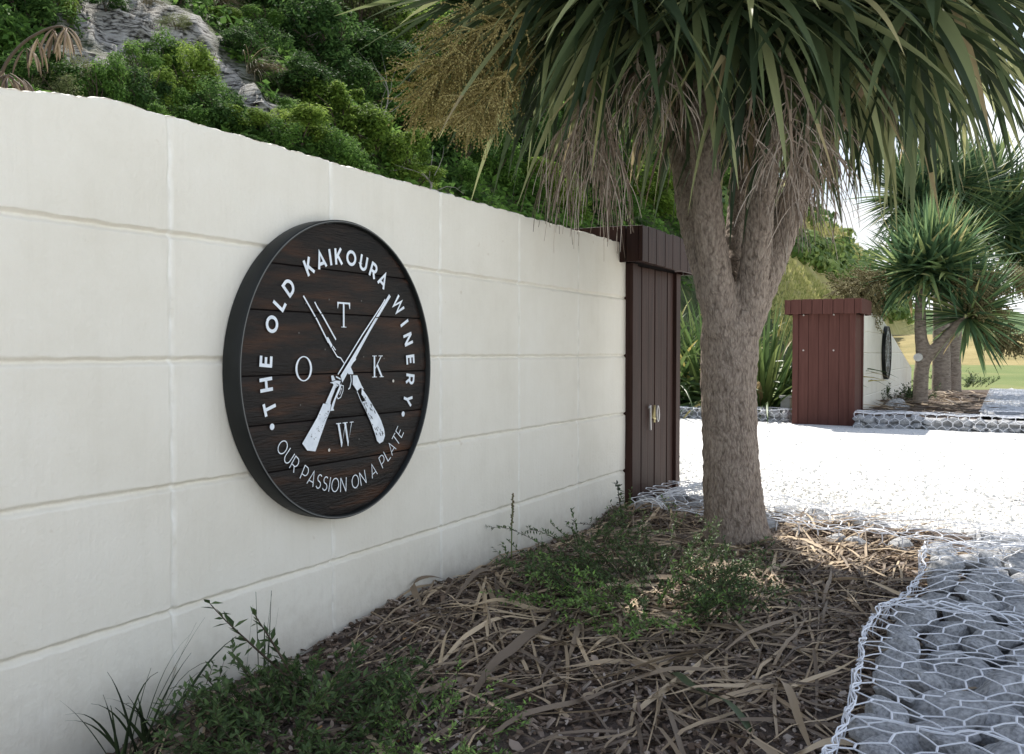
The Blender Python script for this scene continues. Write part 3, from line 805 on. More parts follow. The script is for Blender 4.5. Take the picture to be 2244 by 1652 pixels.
# ------------------------------------------------------------------ gate pillars
def gate_pillar(x0, z0, mat, label, wdt=0.77, y0=-0.035, zc=1.304, zt=1.488, near=False):
    root = thing("gate_pillar", (x0 + wdt / 2, y0 + wdt / 2, z0), label, "gate pillar", "timber gate pillars at the driveway")
    y1 = y0 + wdt; x1 = x0 + wdt
    mb = MB()
    mb.box(x0 + 0.022, y0 + 0.022, z0, x1 - 0.022, y1 - 0.022, zc + 0.03)
    mb.build("core", M['dark_gap'], root)
    b = MB()
    nb = 6 if near else 5
    gp = 0.0035 if near else 0.0018
    ct = 0.068
    # corner boards
    for (cx, cy) in ((x0, y0), (x1 - ct, y0), (x0, y1 - ct), (x1 - ct, y1 - ct)):
        b.cur = rnd(0, 1)
        b.box(cx - (0.006 if cx == x0 else 0), cy - (0.006 if cy == y0 else 0), z0, cx + ct + (0.006 if cx != x0 else 0), cy + ct + (0.006 if cy != y0 else 0), zc + rnd(0, 0.01))
    span = wdt - 2 * ct
    pw = span / nb
    for k in range(nb):
        a0 = ct + k * pw + gp; a1 = ct + (k + 1) * pw - gp
        dz = rnd(-0.004, 0.004)
        j = rnd(0.0, 0.004)
        b.box(x0 + a0, y0 + 0.012 + j, z0 + 0.01, x0 + a1, y0 + 0.035, zc + dz)
        b.box(x0 + a0, y1 - 0.035, z0 + 0.01, x0 + a1, y1 - 0.012 - j, zc + dz)
        b.box(x0 + 0.012 + j, y0 + a0, z0 + 0.01, x0 + 0.035, y0 + a1, zc + dz)
        b.box(x1 - 0.035, y0 + a0, z0 + 0.01, x1 - 0.012 - j, y0 + a1, zc + dz)
    o = b.build("shaft", mat, root)
    bev = o.modifiers.new("edge", 'BEVEL'); bev.width = 0.003; bev.segments = 2
    # cap of upright boards
    c = MB()
    ov = 0.092
    X0, Y0, X1, Y1 = x0 - ov, y0 - ov + 0.004, x1 + ov, y1 + ov
    W = X1 - X0
    nb = 7
    edges = [0] + [0.085 + (W - 0.17) * k / (nb - 1) * 1.0 + rnd(-0.004, 0.004) for k in range(nb)] + [W]
    for k in range(len(edges) - 1):
        a0, a1 = edges[k] + gp * .8, edges[k + 1] - gp * .8
        t0, t1 = rnd(-0.003, 0.003), rnd(-0.004, 0.004)
        c.box(X0 + a0, Y0, zc + t0, X0 + a1, Y0 + 0.022, zt + t1)
        c.box(X0 + a0, Y1 - 0.022, zc + t0, X0 + a1, Y1, zt + t1)
    for k in range(len(edges) - 1):
        a0, a1 = max(edges[k] + 0.003, 0.0225), min(edges[k + 1] - 0.003, W - 0.0225)
        t0, t1 = rnd(-0.003, 0.003), rnd(-0.004, 0.004)
        if a1 - a0 > 0.01:
            c.box(X0, Y0 + a0, zc + t0, X0 + 0.022, Y0 + a1, zt + t1)
            c.box(X1 - 0.022, Y0 + a0, zc + t0, X1, Y0 + a1, zt + t1)
    o = c.build("cap", mat, root)
    bev = o.modifiers.new("edge", 'BEVEL'); bev.width = 0.0025; bev.segments = 2
    l = MB()
    l.box(X0 + 0.024, Y0 + 0.024, zc + 0.02, X1 - 0.024, Y1 - 0.024, zt - 0.012)
    l.build("cap_lid", mat, o)
    # nail heads
    s = MB()
    for (fx, fz) in ((0.17, zc - 0.012), (0.66, zc - 0.012), (0.17, zc - 0.47), (0.66, zc - 0.47)):
        if not near:
            yy = y0 + wdt * (1 - fx)
            s.tube([(x0 + 0.014, yy, fz), (x0 + 0.006, yy, fz)], [0.012, 0.010], 8)
    for k in range(3):
        s.tube([(x0 + 0.2 + k * 0.16, y0 + 0.018, z0 + 0.12), (x0 + 0.2 + k * 0.16, y0 + 0.010, z0 + 0.12)], [0.006, 0.005], 8)
    s.build("nail_heads", M['screw'], root)
    return root

pillar_near = gate_pillar(4.449, -0.03, M['near_timber'], "dark brown timber gate pillar bearing house number 140", near=True)
pillar_far = gate_pillar(12.31, -0.16, M['far_timber'], "maroon timber gate pillar across the white driveway", zc=1.335, zt=1.525)

def house_number():
    y = -0.035 + 0.006
    root = thing("house_number", (4.8, y, 0.4), "metal house number 140 fixed to the dark brown pillar, its one hanging longer", "house number")
    def at(px, py):
        r = ray(px, py); k = (y - CAM.y) / r.y
        p = CAM + r * k
        return Vector((p.x, 0, p.z))
    def digit(polys, mat):
        mb = MB()
        for pl, r in polys:
            pts = [(q.x, y - 0.006, q.z) for q in pl]
            mb.tube(pts, r, 6)
        mb.build("numeral", mat, root)
    Z = lambda x, y_: at((1560 + x * 120 / 1652) * .8972, (960 + y_ * 120 / 1652) * .8972)
    digit([([Z(300, 500), Z(345, 395), Z(350, 800), Z(355, 1240)], 0.0055)], M['steel'])
    digit([([Z(480, 980), Z(480, 420), Z(410, 830), Z(520, 850)], 0.0055)], M['brass'])
    digit([([Z(600 + 40 * math.cos(R(a)), 690 + 255 * math.sin(R(a))) for a in range(0, 361, 20)], 0.0052)], M['steel'])
house_number()

# ------------------------------------------------------------------ round sign
def ribbon(mb, pts, w, y):
    """a painted stroke of width w in the sign plane (x, z), facing -Y"""
    n = len(pts)
    L_, R_ = [], []
    for i in range(n):
        def dirn(a, b):
            dx, dy = b[0] - a[0], b[1] - a[1]
            l = math.hypot(dx, dy) or 1e-9
            return dx / l, dy / l
        if i == 0: d1 = d2 = dirn(pts[0], pts[1])
        elif i == n - 1: d1 = d2 = dirn(pts[-2], pts[-1])
        else: d1 = dirn(pts[i - 1], pts[i]); d2 = dirn(pts[i], pts[i + 1])
        tx, ty = d1[0] + d2[0], d1[1] + d2[1]
        l = math.hypot(tx, ty)
        if l < 0.2: tx, ty = d1; l = 1
        tx, ty = tx / l, ty / l
        nx, ny = -ty, tx
        c = max(0.45, nx * -d1[1] + ny * d1[0])
        h = w / 2 / c
        L_.append(mb.vert((pts[i][0] + nx * h, y, pts[i][1] + ny * h)))
        R_.append(mb.vert((pts[i][0] - nx * h, y, pts[i][1] - ny * h)))
    for i in range(n - 1):
        mb.face((L_[i], R_[i], R_[i + 1], L_[i + 1]))

def arcp(cx, cy, rx, ry, a0, a1, n=12):
    return [(cx + rx * math.cos(R(a0 + (a1 - a0) * i / n)), cy + ry * math.sin(R(a0 + (a1 - a0) * i / n))) for i in range(n + 1)]

def glyph(ch, k):
    """strokes of a capital letter of height 1, half stroke width k -> (width, strokes)"""
    if ch == 'T': return .74, [[(0, 1 - k), (.74, 1 - k)], [(.37, 1 - k), (.37, 0)]]
    if ch == 'H': return .80, [[(k, 0), (k, 1)], [(.8 - k, 0), (.8 - k, 1)], [(k, .5), (.8 - k, .5)]]
    if ch == 'E': return .64, [[(k, 0), (k, 1)], [(k, 1 - k), (.62, 1 - k)], [(k, .51), (.57, .51)], [(k, k), (.64, k)]]
    if ch == 'L': return .58, [[(k, 1), (k, 0)], [(k, k), (.58, k)]]
    if ch == 'O': return 1.0, [arcp(.5, .5, .5 - k, .5 - k, 90, 450, 28)]
    if ch == 'D': return .82, [[(k, 0), (k, 1)], [(k, 1 - k), (.36, 1 - k)] + arcp(.36, .5, .46 - k, .5 - k, 86, -86, 14) + [(.36, k), (k, k)]]
    if ch == 'K': return .76, [[(k, 0), (k, 1)], [(.74 - k, 1), (k, .36)], [(.28, .56), (.76 - k, 0)]]
    if ch == 'A': return .90, [[(k * .9, 0), (.45, 1 - k * .4), (.9 - k * .9, 0)], [(.2, .27), (.7, .27)]]
    if ch == 'I': return 2 * k, [[(k, 0), (k, 1)]]
    if ch == 'U': return .80, [[(k, 1), (k, .4)] + arcp(.4, .4, .4 - k, .4 - k, 180, 360, 14) + [(.8 - k, 1)]]
    if ch == 'P' or ch == 'R':
        s = [[(k, 0), (k, 1)], [(k, 1 - k), (.38, 1 - k)] + arcp(.38, .66, .34 - k, .34 - k, 86, -86, 12) + [(.38, .32 + k), (k, .32 + k)]]
        if ch == 'R': s.append([(.42, .34), (.74 - k, 0)])
        return .73, s
    if ch == 'W': return 1.2, [[(k, 1), (.32, k * .4), (.6, 1 - k * .3), (.88, k * .4), (1.2 - k, 1)]]
    if ch == 'N': return .82, [[(k, 0), (k, 1)], [(k * 1.2, 1 - k * .4), (.82 - k * 1.2, k * .4)], [(.82 - k, 0), (.82 - k, 1)]]
    if ch == 'Y': return .78, [[(k * .8, 1), (.39, .42)], [(.78 - k * .8, 1), (.39, .42)], [(.39, .45), (.39, 0)]]
    if ch == 'S':
        return .64, [arcp(.32, .735, .29 - k * .9, .265 - k, 40, 240, 14)[0:] + arcp(.32, .27, .31 - k * .9, .27 - k, 75, -150, 16)]
    return .35, []

def arc_text(out, text, radius, a_start, a_end, size, k, inward=False, xs=1.0):
    """letters on a circle from a_start to a_end degrees; inward: the tops of the letters point at the centre"""
    ws = [glyph(c, k)[0] for c in text]
    total = abs(R(a_start - a_end)) * radius
    gap = (total - size * xs * sum(ws)) / max(1, len(text) - 1)
    pos = 0
    for i, c in enumerate(text):
        wd, st = glyph(c, k)
        mid = pos + wd * xs * size / 2
        if inward: ang = R(a_start) + mid / radius
        else: ang = R(a_start) - mid / radius
        cx, cz = radius * math.cos(ang), radius * math.sin(ang)
        if inward: tx, tz, ux, uz = -math.sin(ang), math.cos(ang), -math.cos(ang), -math.sin(ang)
        else: tx, tz, ux, uz = math.sin(ang), -math.cos(ang), math.cos(ang), math.sin(ang)
        mb = MB()
        for j, s in enumerate(st):
            pts = [(cx + tx * (x - wd / 2) * size * xs + ux * yy * size, cz + tz * (x - wd / 2) * size * xs + uz * yy * size) for x, yy in s]
            ribbon(mb, pts, 2 * k * size, -0.0006 - 0.00012 * j)
        if st: out.append(mb)
        pos += wd * size * xs + gap

def poly(mb, pts, y):
    mb.face([mb.vert((p[0], y, p[1])) for p in pts])

BOARD_Z = [-0.46, -0.264, -0.138, -0.010, 0.161, 0.285, 0.46]

def round_sign(label):
    root = thing("round_sign", (0, 0, 0), label, "sign", "round winery signs on the entrance walls")
    RAD, T = 0.43, 0.058
    mb = MB()
    N = 128
    rings = [(RAD - 0.001, 0.0), (RAD, -0.003), (RAD, -T + 0.0025), (RAD - 0.0025, -T), (RAD - 0.007, -T), (RAD - 0.009, -T + 0.002), (RAD - 0.009, -T + 0.026)]
    for r_, y in rings:
        for k in range(N):
            a = 2 * math.pi * k / N
            mb.vert((r_ * math.cos(a), y, r_ * math.sin(a)))
    for j in range(len(rings) - 1):
        for k in range(N):
            k2 = (k + 1) % N
            mb.face((j * N + k, (j + 1) * N + k, (j + 1) * N + k2, j * N + k2))
    rim = mb.build("rim", M['rim'], root, True)
    e = MB()
    for k in range(N):
        a = 2 * math.pi * k / N
        e.vert((( RAD - 0.0026) * math.cos(a), -T - 0.0008, (RAD - 0.0026) * math.sin(a)))
        e.vert((( RAD - 0.0056) * math.cos(a), -T - 0.0008, (RAD - 0.0056) * math.sin(a)))
    for k in range(N):
        k2 = (k + 1) % N
        e.face((2 * k, 2 * k + 1, 2 * k2 + 1, 2 * k2))
    e.build("edge_line", M['rim_edge'], rim)
    # boards
    yb = -T + 0.013
    r_in = RAD - 0.0095
    back = MB()
    ids = [back.vert((r_in * math.cos(2 * math.pi * k / 64), yb + 0.008, r_in * math.sin(2 * math.pi * k / 64))) for k in range(64)]
    back.face(ids)
    back.build("backing", M['dark_gap'], root)
    for j in range(6):
        z0, z1 = BOARD_Z[j] + 0.0022, BOARD_Z[j + 1] - 0.0022
        z0 = max(z0, -r_in + 0.0005); z1 = min(z1, r_in - 0.0005)
        b = MB()
        rows = np.linspace(z0, z1, 14)
        dz = rnd(-0.0015, 0.0015)
        prev = None
        for r_i, z in enumerate(rows):
            hw = math.sqrt(max(r_in * r_in - z * z, 1e-8))
            xs_ = np.linspace(-hw, hw, 26)
            edge = 0.002 if r_i in (0, len(rows) - 1) else 0
            cur = [b.vert((x, yb + dz + edge + float(vnoise(x * 14 + j * 9, z * 150, 3)) * 0.0012, z)) for x in xs_]
            if prev:
                for k in range(25):
                    b.face((prev[k], prev[k + 1], cur[k + 1], cur[k]))
            prev = cur
        o = b.build("board", M['board'], root, True)
    # lettering stands proud on the boards
    yl = yb - 0.0026
    def part(name, fn, mat=M['white_paint']):
        p = MB(); fn(p)
        p.v = [(x, y + yl, z) for x, y, z in p.v]
        return p.build(name, mat, root)
    def letters(*args):
        got = []
        arc_text(got, *args)
        for p in got:
            p.v = [(x, y + yl, z) for x, y, z in p.v]
            p.build("letter", M['white_paint'], root)
    for wtext, a0, a1 in (("THE", 200.0, 172.5), ("OLD", 162.0, 133), ("KAIKOURA", 122.0, 52.5), ("WINERY", 42.5, -21.5)):
        letters(wtext, .304, a0, a1, .046, .098)
    letters("OUR PASSION ON A PLATE", .354, 214.5, 324.5, .041, .036, True, .80)
    for (x, z) in ((-.305, -.144), (.285, -.146)):
        part("dot_mark", lambda p: p.face([p.vert((x + .0085 * math.cos(R(a)), -0.0006, z + .0085 * math.sin(R(a)))) for a in range(0, 360, 20)]))
    def initials(p, which):
        y = -0.0006
        def S_(cx, cz, h, polys):
            cz -= h * .05; h *= 1.1
            for i, pl in enumerate(polys):
                poly(p, [(cx + x * h, cz + z * h) for x, z in pl], y - i * 0.00012)
        # T with serifs
        if which == 'T': S_(-.009, .159 - .033, .066, [[(-.065, .0), (.065, .0), (.065, .03), (.05, .04), (.05, 1), (-.05, 1), (-.05, .04), (-.065, .03)], [(-.16, 0), (.16, 0), (.16, .025), (-.16, .025)],
                                      [(-.40, .93), (.40, .93), (.40, 1), (-.40, 1)], [(-.40, .93), (-.385, .74), (-.365, .74), (-.31, .93)], [(.40, .93), (.385, .74), (.365, .74), (.31, .93)]])
        # O with thick sides
        cx, cz = -.181, .006
        n = 40 if which == 'O' else 0
        o_, i_ = [], []
        for k in range(n):
            a = 2 * math.pi * k / n
            o_.append(p.vert((cx + .0335 * math.cos(a), y, cz + .0345 * math.sin(a))))
            i_.append(p.vert((cx + .0255 * math.cos(a), y, cz + .0315 * math.sin(a))))
        for k in range(n):
            k2 = (k + 1) % n
            p.face((o_[k], i_[k], i_[k2], o_[k2]))
        if which == 'K': S_(.151, .0075 - .030, .060, [[(-.28, 0), (-.17, 0), (-.17, 1), (-.28, 1)], [(-.40, 0), (-.05, 0), (-.05, .03), (-.40, .03)], [(-.40, .97), (-.05, .97), (-.05, 1), (-.40, 1)],
                                     [(-.17, .38), (-.17, .45), (.25, .97), (.31, .97)], [(-.07, .52), (.02, .60), (.38, .03), (.25, .03)], [(.08, .97), (.40, .97), (.40, 1), (.08, 1)], [(.14, 0), (.47, 0), (.47, .03), (.14, .03)]])
        if which == 'W': S_(-.007, -.188 - .032, .064, [[(-.46, .97), (-.34, .97), (-.15, .18), (-.19, 0), (-.22, 0)], [(-.19, 0), (-.15, .18), (.06, .97), (.02, .97)], [(-.04, .97), (.08, .97), (.25, .18), (.22, 0), (.19, 0)],
                                      [(.22, 0), (.25, .18), (.46, .97), (.42, .97)], [(-.56, .965), (-.24, .965), (-.24, 1), (-.56, 1)], [(-.15, .965), (.17, .965), (.17, 1), (-.15, 1)], [(.32, .965), (.56, .965), (.56, 1), (.32, 1)]])
    for ch in "TOKW": part("letter", lambda p: initials(p, ch))
    Q = lambda x, z: ((x), (z))
    def zc(x, yv):
        """photo crop point -> sign plane"""
        px = (700 + x * 300 / 1416) * .89735; py = (750 + yv * 300 / 1416) * .89735
        r = ray(px, py); k = (-0.045 - CAM.y) / r.y
        q = CAM + r * k
        return (q.x - 2.103, q.z - 0.797)
    def rifle_one(p):
        y = -0.0007
        G = lambda pts, yy=y: poly(p, [zc(a, b) for a, b in pts][::-1], yy)
        RB = lambda pts, w_, yy=y: ribbon(p, [zc(a, b) for a, b in pts], w_, yy)
        # rifle with its butt low on the left, muzzle high on the right
        G([(158, 1570), (330, 1270), (400, 1110), (490, 1120), (475, 1210), (440, 1290), (310, 1660), (215, 1650)])
        G([(425, 1108), (530, 870), (580, 850), (500, 1040), (480, 1122)], y - .00012)
        G([(500, 1120), (590, 900), (610, 880), (600, 940), (545, 1060), (515, 1165), (525, 1190), (480, 1195)], y - .00024)
        G([(475, 870), (545, 845), (600, 850), (590, 900), (540, 930), (510, 880)], y - .00036)
        G([(490, 790), (515, 785), (540, 840), (500, 850)], y - .00048)
        RB([(570, 775), (850, 320), (1075, -20), (1115, -90)], .0042)
        G([(600, 790), (905, 290), (1160, -150), (1178, -120), (940, 280), (620, 870)], y - .00012)
        G([(690, 640), (745, 590), (775, 585), (778, 605), (745, 640), (712, 690)], y - .0003)
        RB([(600, 900), (632, 905), (628, 965), (600, 1040), (570, 1055), (560, 1030)], .0024, y - .0002)
        RB([(612, 930), (598, 985), (588, 1010)], .002, y - .0004)
        RB([(545, 800), (600, 830)], .004, y - .0006)
    def rifle_two(p):
        y = -0.0007
        G = lambda pts, yy=y: poly(p, [zc(a, b) for a, b in pts][::-1], yy)
        RB = lambda pts, w_, yy=y: ribbon(p, [zc(a, b) for a, b in pts], w_, yy)
        RB([(215, -130), (330, 0), (390, 95), (545, 375)][1:], .0050, y - .0004)
        RB([(300, -60), (330, 0)], .0042, y - .0005)
        RB([(170, -130), (245, 0), (330, 150), (460, 410)], .0048, y - .0004)
        G([(430, 350), (455, 345), (505, 440), (490, 470)], y - .0005)
        RB([(500, 470), (560, 570), (600, 585), (645, 655)], .0034, y - .0006)
        RB([(510, 450), (540, 495)], .003, y - .0007)
        G([(670, 735), (715, 690), (740, 745), (745, 772), (690, 772)], y - .0007)
        RB([(715, 780), (722, 850), (705, 930), (688, 945)], .0034, y - .0006)
        G([(740, 785), (790, 785), (840, 900), (870, 950), (830, 930), (790, 965), (740, 890)], y - .0005)
        RB([(790, 970), (830, 1070), (915, 1235)], .0024, y - .0006)
        stk = [((845, 935), (905, 1020), (1000, 1180), (1035, 1240), (1065, 1300), (1100, 1400), (1112, 1480), (1090, 1545), (1050, 1570), (1020, 1540), (1000, 1470), (955, 1340), (900, 1215), (850, 1090), (880, 1080), (840, 1000))]
        G(list(stk[0]), y - .0004)
    gun = [part("crossed_rifle", rifle_one), part("crossed_rifle", rifle_two)]
    def cuts(p):
        """the dark marks left unpainted inside the rifles"""
        y = -0.0022
        RB = lambda pts, w_: ribbon(p, [zc(a, b) for a, b in pts], w_, y)
        rr = random.Random(4)
        for i in range(34):
            t = rr.uniform(0, 1); sft = rr.uniform(-1, 1)
            cx = 860 + t * 200; cy = 1010 + t * 480
            ww = 30 + 18 * math.sin(t * 3)
            cx += sft * ww; cy -= sft * ww * 0.35
            l = rr.uniform(14, 42)
            RB([(cx, cy), (cx + l * .42, cy + l)], rr.uniform(.0012, .003))
        for i in range(26):
            t = rr.uniform(0.05, 0.9); sft = rr.uniform(-1, 1)
            cx = 440 - t * 190 + sft * 42; cy = 1150 + t * 430 + sft * 18
            RB([(cx, cy), (cx + rr.uniform(-10, 10), cy + rr.uniform(6, 14))], rr.uniform(.0009, .0016))
        RB([(485, 1095), (520, 1000), (545, 930)], .004)
        RB([(548, 880), (575, 895), (565, 920), (548, 910)], .0018)
        for k in range(5):
            RB([(622, 880 - k * 4), (630, 868 - k * 4)], .001)
        for (a, b) in (((300, 120), (318, 112)), ((370, 80), (392, 72)), ((1000, 122), (1042, 116))):
            RB([a, b], .003)
    part("unpainted_marks", cuts, M['board'])
    if True:
        rr = random.Random(11)
        for j in range(6):
            zm = (BOARD_Z[j] + BOARD_Z[j + 1]) / 2
            zm = max(-.39, min(.39, zm))
            hw = math.sqrt(r_in ** 2 - zm ** 2)
            for i in range(6):
                x = -hw + 2 * hw * (i + rr.uniform(.3, .7)) / 6; z = zm + rr.uniform(-.05, .05)
                big = rr.random() < 0.12
                r_ = .0048 if big else .0026
                if x * x + z * z < .38 ** 2:
                    if math.hypot(x, z) > .26: continue
                    part("screw_head", lambda p: p.face([p.vert((x + r_ * math.cos(R(a)), -0.0008, z + r_ * math.sin(R(a)))) for a in range(0, 360, 30)]), M['screw'] if big else M['dull_screw'])
    return root

sign = round_sign("black rimmed round winery sign large on the near cream wall, lettering readable")
sign.location = (2.103, -0.003, 0.797)
far_sign = dup(sign)
far_sign["label"] = "small far round sign seen edge-on on the wall beyond the driveway"
far_sign.location = (15.84, -0.003, 0.83)

# ------------------------------------------------------------------ gabions: stones under hexagonal wire
def stone_mesh(seed):
    rr = random.Random(seed)
    bm_v = []
    import bmesh
    bm = bmesh.new()
    bmesh.ops.create_icosphere(bm, subdivisions=3, radius=1.0)
    planes = []
    for i in range(9):
        n = Vector((rr.gauss(0, 1), rr.gauss(0, 1), rr.gauss(0, 1))).normalized()
        planes.append((n, rr.uniform(0.50, 0.80)))
    for v in bm.verts:
        d = v.co.normalized()
        r_ = 1.0
        for n, c in planes:
            k = d.dot(n)
            if k > 1e-3:
                r_ = min(r_, c / k)
        v.co = d * (r_ + noise.noise(d * 3 + Vector((seed, 0, 0))) * 0.05)
        v.co.x *= 1.2; v.co.z *= 0.8
    me = bpy.data.meshes.new("stone")
    bm.to_mesh(me); bm.free()
    me.materials.append(M['stone'])
    return me
STONES = [stone_mesh(50 + i) for i in range(9)]

def stone(p, r, label, group):
    o = bpy.data.objects.new("stone", random.choice(STONES))
    COL.objects.link(o)
    o.location = p
    o.scale = (r * rnd(.9, 1.3), r * rnd(.9, 1.3), r * rnd(.7, .95))
    o.rotation_euler = (rnd(-.5, .5), rnd(-.5, .5), rnd(0, 6.28))
    tag(o, label, "stone", group)
    return o

def hex_wire(mb, surf, u0, u1, v0, v1, cell=0.085, r=0.0023, twist=0.0034, jit=0.12):
    """hexagonal netting over surf(u, v) -> Vector; the long twists run along u"""
    a = cell / 2.0                      # half width across v
    tw = cell * 0.34                    # length of the twisted pair
    di = cell * 0.33                    # run of the slanted pair
    rows = int((u1 - u0) / (tw + di)) + 1
    cols = int((v1 - v0) / (2 * a)) + 1
    def pt(u, v):
        ju = noise.noise(Vector((u * 9.1 + 3, v * 9.7, 5))) * cell * jit * 1.6; jv = noise.noise(Vector((u * 8.3, v * 9.1 + 7, 16))) * cell * jit * 1.6
        return surf(u + ju, v + jv)
    for i in range(rows):
        u = u0 + i * (tw + di)
        for j in range(cols + 1):
            v = v0 + j * 2 * a + (a if i % 2 else 0)
            if v > v1 + 1e-6: continue
            p0 = pt(u, v); p1 = pt(u + tw, v)
            mb.cur = rnd(0, 1)
            mb.tube([p0, p0.lerp(p1, .5) + Vector((0, 0, .001)), p1], [twist * .8, twist, twist * .8], 5, False)
            for s in (-1, 1):
                q = pt(u + tw + di, v + s * a)
                if v0 - 1e-6 <= v + s * a <= v1 + 1e-6:
                    m = p1.lerp(q, 0.5) + Vector((rnd(-1, 1), rnd(-1, 1), rnd(-.3, 1))) * cell * 0.035
                    mb.tube([p1, m, q], r, 4, False)

def edge_wire(mb, pts, n=3, r=0.0028, amp=0.012, per=0.05):
    P = [Vector(p) for p in pts]
    for k in range(n):
        out = []
        ph = rnd(0, 6)
        dist = 0
        for i in range(len(P) - 1):
            L0 = (P[i + 1] - P[i]).length
            st = max(2, int(L0 / 0.02))
            for j in range(st):
                q = P[i].lerp(P[i + 1], j / st)
                dist += L0 / st
                out.append(q + Vector((math.sin(dist / per * 2 + ph) * amp, math.cos(dist / per * 2.6 + ph * 1.7) * amp, math.sin(dist / per * 1.7 + ph * 2) * amp * .8)))
        mb.cur = rnd(0, 1)
        mb.tube(out, r, 4, False)

def lump(u, v, s=0):
    return noise.fractal(Vector((u * 5.0, v * 5.0, s * 7.3)), 0.6, 2.0, 2) * 0.026

# side gabion: along X beside the bed
SG_Y0, SG_Y1, SG_TOP = -1.45, -2.12, 0.085
def side_surf(u, v):
    x = u
    edge = SG_Y0 + 0.03 * math.sin(x * 2.3 + 2.2) + 0.02 * math.sin(x * 5.1)
    zt = SG_TOP + lump(x, v) + 0.018 * math.sin(x * 1.9)
    if v < 0.14:
        return Vector((x, edge + 0.01 + 0.02 * float(vnoise(x * 6, v * 9, 2)), -0.05 + v / 0.14 * (zt + 0.05)))
    if v < 0.14 + 0.67:
        return Vector((x, edge - (v - 0.14), zt))
    return Vector((x, edge - 0.67, zt - (v - 0.81)))
gab = thing("gabion", (2, -1.8, 0), "low wire gabion of grey stones running beside the mulch bed towards the camera", "gabion", "low stone gabions edging the garden beds")
mb = MB()
hex_wire(mb, side_surf, -1.2, 3.95, 0.0, 0.95, 0.092, 0.0018, 0.0029)
mb.build("wire_mesh", M['wire'], gab)
mb = MB()
edge_wire(mb, [side_surf(u, 0.14) for u in np.arange(-1.2, 3.95, 0.08)], 3, 0.0020, 0.008)
edge_wire(mb, [side_surf(3.93, v) for v in np.arange(0.1, 0.85, 0.06)], 2, 0.0026, 0.009)
edge_wire(mb, [side_surf(3.0, v) + Vector((0, 0, .012)) for v in np.arange(0.05, 0.85, 0.06)], 3, 0.0026, 0.014)
edge_wire(mb, [side_surf(2.05, v) for v in np.arange(0.1, 0.85, 0.06)], 1, 0.0026, 0.007)
mb.build("edge_wire", M['wire'], gab)

near_label = "grey angular stone packed under the wire of the near side gabion"
near_group = "stones in the near side gabion"
n_st = 0
u = -0.6
while u < 3.95:
    v = 0.02
    while v < 0.72:
        r_ = rnd(0.045, 0.085)
        edge = SG_Y0 + 0.03 * math.sin(u * 2.3 + 2.2) + 0.02 * math.sin(u * 5.1)
        s_ = side_surf(u, 0.14 + v)
        stone((u + rnd(-.02, .02), edge - 0.06 - v + rnd(-.015, .015), s_.z - r_ * 0.68 - 0.004), r_, near_label, near_group)
        n_st += 1
        v += r_ * 1.75
    u += rnd(0.10, 0.13)
# stones under those, so that no gap looks through to the soil
mb = MB()
X, Y = np.meshgrid(np.linspace(-1.2, 4.0, 160), np.linspace(-2.1, -1.5, 24), indexing='ij')
o = grid_mesh("stone_fill", np.stack([X, Y, 0.0 + fbm(X * 9, Y * 9, 70, 3) * 0.07 - 0.025], -1), M['stone'])
o.parent = gab
o.matrix_parent_inverse.identity(); o.location = (-2, 1.8, 0)

# gabion along the driveway edge, from the near pillar outwards
def drive_surf(u, v):
    """u runs away from the pillar (-Y), v from the bed side over the top to the driveway side"""
    y = -0.12 - u
    xin = 4.30 - 0.155 * u; xout = 4.98 - 0.26 * u
    wd_ = xout - xin
    zt = 0.085 + lump(u, v, 5) + 0.03 * math.exp(-((u - 0.05) / 0.2) ** 2)
    if v < 0.1:
        return Vector((xin, y, -0.03 + v / 0.1 * (zt + 0.03)))
    if v < 0.1 + wd_:
        return Vector((xin + (v - 0.1), y, zt))
    return Vector((xout + 0.01, y, zt - (v - 0.1 - wd_)))
gab2 = thing("gabion", (4.6, -0.9, 0), "low wire gabion of grey stones between the tree and the white driveway", "gabion", "low stone gabions edging the garden beds")
mb = MB()
hex_wire(mb, lambda u, v: drive_surf(v - 0.0, u), 0.0, 0.80, -0.05, 3.2, 0.09, 0.0019, 0.0029)
mb.build("wire_mesh", M['wire'], gab2)
mb = MB()
edge_wire(mb, [drive_surf(u, 0.1) for u in np.arange(0.0, 3.2, 0.08)], 2, 0.0026, 0.010)
edge_wire(mb, [drive_surf(u, 0.72) for u in np.arange(0.0, 1.3, 0.08)], 2, 0.0026, 0.010)
for k in range(16):      # the bunched end of the netting against the pillar
    x0 = rnd(4.50, 4.80)
    pts = []
    for j in range(9):
        t = j / 8
        pts.append((x0 + t * rnd(.25, .34) - .05, -0.16 - 0.22 * math.sin(t * 3.1) * rnd(.5, 1) - t * .15, 0.10 + 0.055 * math.sin(t * 3.14 + rnd(-.3, .3)) + rnd(-.012, .012)))
    sp, sr = smooth_path(pts, [0.0024] * 9, 3)
    mb.tube(sp, 0.0024, 4, False)
mb.build("edge_wire", M['wire'], gab2)
d_label = "grey stone under the wire of the gabion by the driveway edge"
d_group = "stones in the driveway edge gabion"
u = 0.02
while u < 2.1:
    xin = 4.30 - 0.155 * u; xout = 4.98 - 0.26 * u
    x = xin + 0.05
    while x < xout - 0.02:
        r_ = rnd(0.055, 0.095)
        zt = drive_surf(u, 0.1 + x - xin).z
        stone((x, -0.12 - u + rnd(-.015, .015), zt - r_ * 0.86 - 0.016), r_, d_label, d_group)
        n_st += 1
        x += r_ * 1.8
    u += rnd(0.13, 0.17)
X, U = np.meshgrid(np.linspace(0, 1, 20), np.linspace(0, 3.1, 60), indexing='ij')
